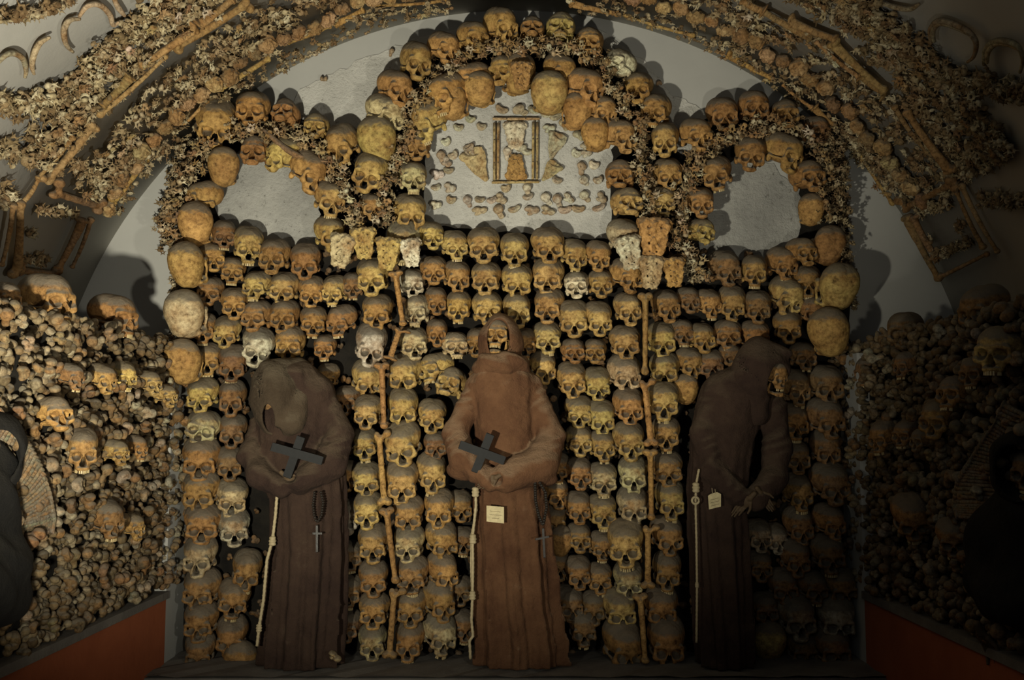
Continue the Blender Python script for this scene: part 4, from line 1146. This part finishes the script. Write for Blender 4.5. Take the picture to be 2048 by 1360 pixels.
# ---- right monk
rb = A(1455, 1328, -.30)
robeR = prof_fn([(1332, 1398, 1510), (1290, 1395, 1510), (1200, 1387, 1508), (1100, 1382, 1502), (1000, 1376, 1496), (940, 1378, 1502), (880, 1382, 1512), (830, 1390, 1530), (790, 1400, 1544), (765, 1412, 1548), (748, 1428, 1545), (735, 1450, 1530)], -.31, .125, -.29,
                [[(A(1432, 790, -.31), .056), (A(1412, 870, -.34), .064), (A(1428, 940, -.38), .056), (A(1476, 992, -.42), .046)], [(A(1545, 815, -.30), .060), (A(1556, 900, -.34), .062), (A(1545, 960, -.38), .056), (A(1512, 1000, -.42), .046)]],
                extra=[(A(1438, 782, -.30), (.06, .085, .07), .03)], folds=9, amp=.016, ph=4.0)
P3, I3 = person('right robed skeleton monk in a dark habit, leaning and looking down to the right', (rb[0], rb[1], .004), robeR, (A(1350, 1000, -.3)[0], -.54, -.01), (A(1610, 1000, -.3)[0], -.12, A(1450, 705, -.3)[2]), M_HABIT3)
h3 = A(1520, 742, -.36)
hoodR = hood_fn(h3, (.118, .115, .130), [(A(1566, 768, -.46), (.060, .13, .085))], .013, [lambda P: cap(P, A(1520, 700, -.36), A(1580, 706, -.40), .055, .014), lambda P: cap(P, A(1500, 770, -.35), A(1515, 830, -.36), .07, .05)], 4)
part_sdf('hood', P3, I3, hoodR, A(1525, 755, -.37), (.19, .16, .20), .0065, M_HABIT3)
monk_head(P3, I3, A(1545, 745, -.375), .76, rot(38, 22, -10), 'b')
obj('hand', HAND, parent=P3, M=I3 @ TRS(A(1500, 996, -.46), rot(0, 30, 40), .66)); obj('hand', HAND, parent=P3, M=I3 @ TRS(A(1520, 985, -.45), rot(-10, 25, -35), .6))
rope(P3, I3, [(1398, 938), (1393, 965), (1391, 1000), (1393, 1080), (1394, 1170), (1393, 1285)], .0048, [(1392, 975, .017), (1394, 1170, .009)], -.41)
rc = np.array(A(1391, 1001, -.42)); ring = [rc + .014 * np.array([math.cos(t), 0, math.sin(t)]) for t in np.linspace(0, 6.283, 17)]
obj('rope_ring', raw_mesh('rope_ring', *tube(ring, .005, 8), M_ROPE, True), parent=P3, M=I3)
# ---- crosses
def bar(p0, p1, w_, t):
    p0, p1 = np.array(p0), np.array(p1); u = (p1 - p0) / np.linalg.norm(p1 - p0); n = np.array([0, 1., 0]); n -= u * (n @ u); n /= np.linalg.norm(n); v = np.cross(u, n); b = .0022
    V, Fc = [], []
    for s, k in ((p0, 0), (p0 + u * b, b), (p1 - u * b, b), (p1, 0)):
        hw, ht = w_ / 2 - (b - k), t / 2 - (b - k)
        V += [s + v * hw * a + n * ht * c for a, c in ((-1, -1), (1, -1), (1, 1), (-1, 1))]
    for i in range(3): Fc += [(i * 4 + k, i * 4 + (k + 1) % 4, i * 4 + 4 + (k + 1) % 4, i * 4 + 4 + k) for k in range(4)]
    return V, Fc + [(3, 2, 1, 0), (12, 13, 14, 15)]
def cross(label, a, b, c, d, y, w_, t):
    o = obj('wooden_cross', raw_mesh('upright', *bar(A(*c, y - .006), A(*d, y + .01), w_, t), M_WOOD), label=label, cat='cross')
    obj('crossbar', raw_mesh('crossbar', *bar(A(*a, y - t - .001), A(*b, y - t - .001), w_, t), M_WOOD), parent=o)
cross('dark grey wooden cross held in the folded arms of the central monk', (919, 889), (1010, 922), (981, 868), (950, 945), -.475, .034, .012)
cross('black wooden cross with pale worn top edges, clasped by the left monk', (543, 893), (646, 922), (603, 873), (574, 955), -.49, .034, .016)
# ---- rosaries
def rosary(label, left, right, y, r, cr, dark):
    o = None; c0 = A(*left[0], y); o = bpy.data.objects.new('rosary', None); COL.objects.link(o); o.location = c0; o['label'] = label; o['category'] = 'rosary'; inv = Matrix.Translation(-Vector(c0))
    def bf(Q): return ell(Q, (0, 0, 0), (1, 1, .8))
    V, Q = nets(bf, (-1.3,) * 3, (1.3,) * 3, .42); bm_ = to_mesh('bead', V, Q, M_BEAD)
    for pl in (left, right):
        for x, yy, a in pts_along(pl, 5.2): obj('bead', bm_, parent=o, M=inv @ TRS(A(x, yy, y), Matrix.Identity(4), r))
        P = [np.array(A(x, yy, y)) for x, yy in pl]; obj('string', raw_mesh('string', *tube(P, .0015, 5), M_BEAD), parent=o, M=inv)
    (a, b, c, d) = cr
    obj('pendant_cross', raw_mesh('pendant_cross', *join(bar(A(*a, y), A(*b, y), .009, .005), bar(A(*c, y - .003), A(*d, y - .003), .008, .004)), M_BEAD), parent=o, M=inv)
rosary('black bead rosary with a cross hanging from the right hip of the central monk', [(1070, 966), (1071, 1000), (1077, 1030), (1086, 1052)], [(1080, 966), (1091, 985), (1093, 1015), (1086, 1052)], -.447, .0080, ((1086, 1056), (1089, 1116), (1070, 1079), (1099, 1073)), 1)
rosary('dark bead rosary hanging on the skirt of the left monk', [(629, 985), (626, 1010), (628, 1030), (634, 1046)], [(642, 985), (646, 1005), (643, 1030), (634, 1046)], -.445, .0068, ((634, 1050), (634, 1105), (624, 1067), (645, 1067)), 1)
# ---- paper tags
def tag(label, q, y, lines, string=None):
    V = [np.array(A(x, yy, y)) for x, yy in q]; n = len(V); V2 = V + [v + np.array([0, .0016, 0]) for v in V]
    o = obj('paper_tag', raw_mesh('paper_tag', V2, [tuple(range(n))[::-1], tuple(range(n, 2 * n))] + [(i, (i + 1) % n, n + (i + 1) % n, n + i) for i in range(n)], M_PAPER), label=label, cat='tag')
    for (x0, y0), (x1, y1) in lines:
        m = max(3, int((x1 - x0) / 1.6)); P = [np.array(A(x0 + (x1 - x0) * k / m, y0 + (y1 - y0) * k / m + .45 * math.sin(k * 2.4 + y0), y - .0008)) for k in range(m + 1)]
        obj('handwriting', raw_mesh('handwriting', *tube(P, .0006, 4), M_INK), parent=o)
    if string:
        for st_ in string: obj('string', raw_mesh('string', *tube([np.array(A(*p, y - .001)) for p in st_], .0013, 5), M_ROPE), parent=o)
    return o
tag('small yellowed paper label pinned below the folded arms of the central monk', [(973, 1011), (1008, 1014), (1008, 1047), (973, 1043)], -.450, [((980, 1022), (1001, 1024)), ((979, 1029), (1003, 1031)), ((984, 1036), (998, 1037))])
tag('small brownish tag hanging on the skirt of the right monk', [(1416, 992), (1421, 988), (1434, 984), (1442, 988), (1442, 1013), (1418, 1019)], -.445, [((1421, 1000), (1437, 996)), ((1421, 1006), (1438, 1002)), ((1422, 1012), (1438, 1008))], [[(1425, 988), (1424, 976)], [(1431, 987), (1430, 978)]])
# ---- figures lying in the side niches
def B_(side, px, py, o_): return tuple(float(v) for v in at_x(px, py, (LX + o_) if side == 'left' else (RX - o_)))
def lying(side, label, blobs, head, mat):
    base = B_(side, *blobs[0][0], blobs[0][1])
    C = [(np.array(B_(side, *p, o_)), r) for p, o_, r in blobs]
    def f(P):
        d = None
        for c, r in C: e = ell(P, c, r); d = e if d is None else smin(d, e, .05)
        return d + .007 * np.sin(P[:, 2] * 42 + 10 * P[:, 1] + 3 * np.sin(P[:, 1] * 14)) + .003 * wob(P, 28)
    lo = np.min([c - np.array(r) for c, r in C], 0) - .03; hi = np.max([c + np.array(r) for c, r in C], 0) + .03
    P, inv = person(label, base, f, lo, hi, mat, .011)
    hp = B_(side, *head[0], head[1]); hf = hood_fn(hp, (.11, .12, .13), [(tuple(np.array(hp) + np.array([.09 if side == 'left' else -.09, -.06, -.02])), (.07, .07, .085))], .012, (), 3)
    part_sdf('hood', P, inv, hf, hp, (.14, .15, .16), .008, mat)
    monk_head(P, inv, hp, .74, rot(50 if side == 'left' else -50, 10, 0), 'd')
    obj('hand', HAND, parent=P, M=inv @ TRS(B_(side, *head[2], head[3]), rot(60 if side == 'left' else -60, 40, 0), .8))
    return P
lying('left', 'black robed monk resting in the left side niche, cut by the picture edge', [((-22, 1120), -.03, (.10, .10, .16)), ((-50, 980), -.05, (.11, .13, .16)), ((-60, 1170), -.03, (.12, .18, .14)), ((-8, 1180), -.02, (.09, .09, .10))], ((-35, 905), -.03, (-60, 1060), .06), M_BLACK)
lying('right', 'black robed monk resting in the right side niche, cut by the picture edge', [((2010, 1110), -.02, (.11, .13, .17)), ((2050, 1080), -.04, (.12, .16, .18)), ((2040, 1190), -.0, (.12, .16, .10)), ((1990, 1170), .0, (.07, .08, .10))], ((2062, 935), -.03, (1962, 1265), .04), M_BLACK)
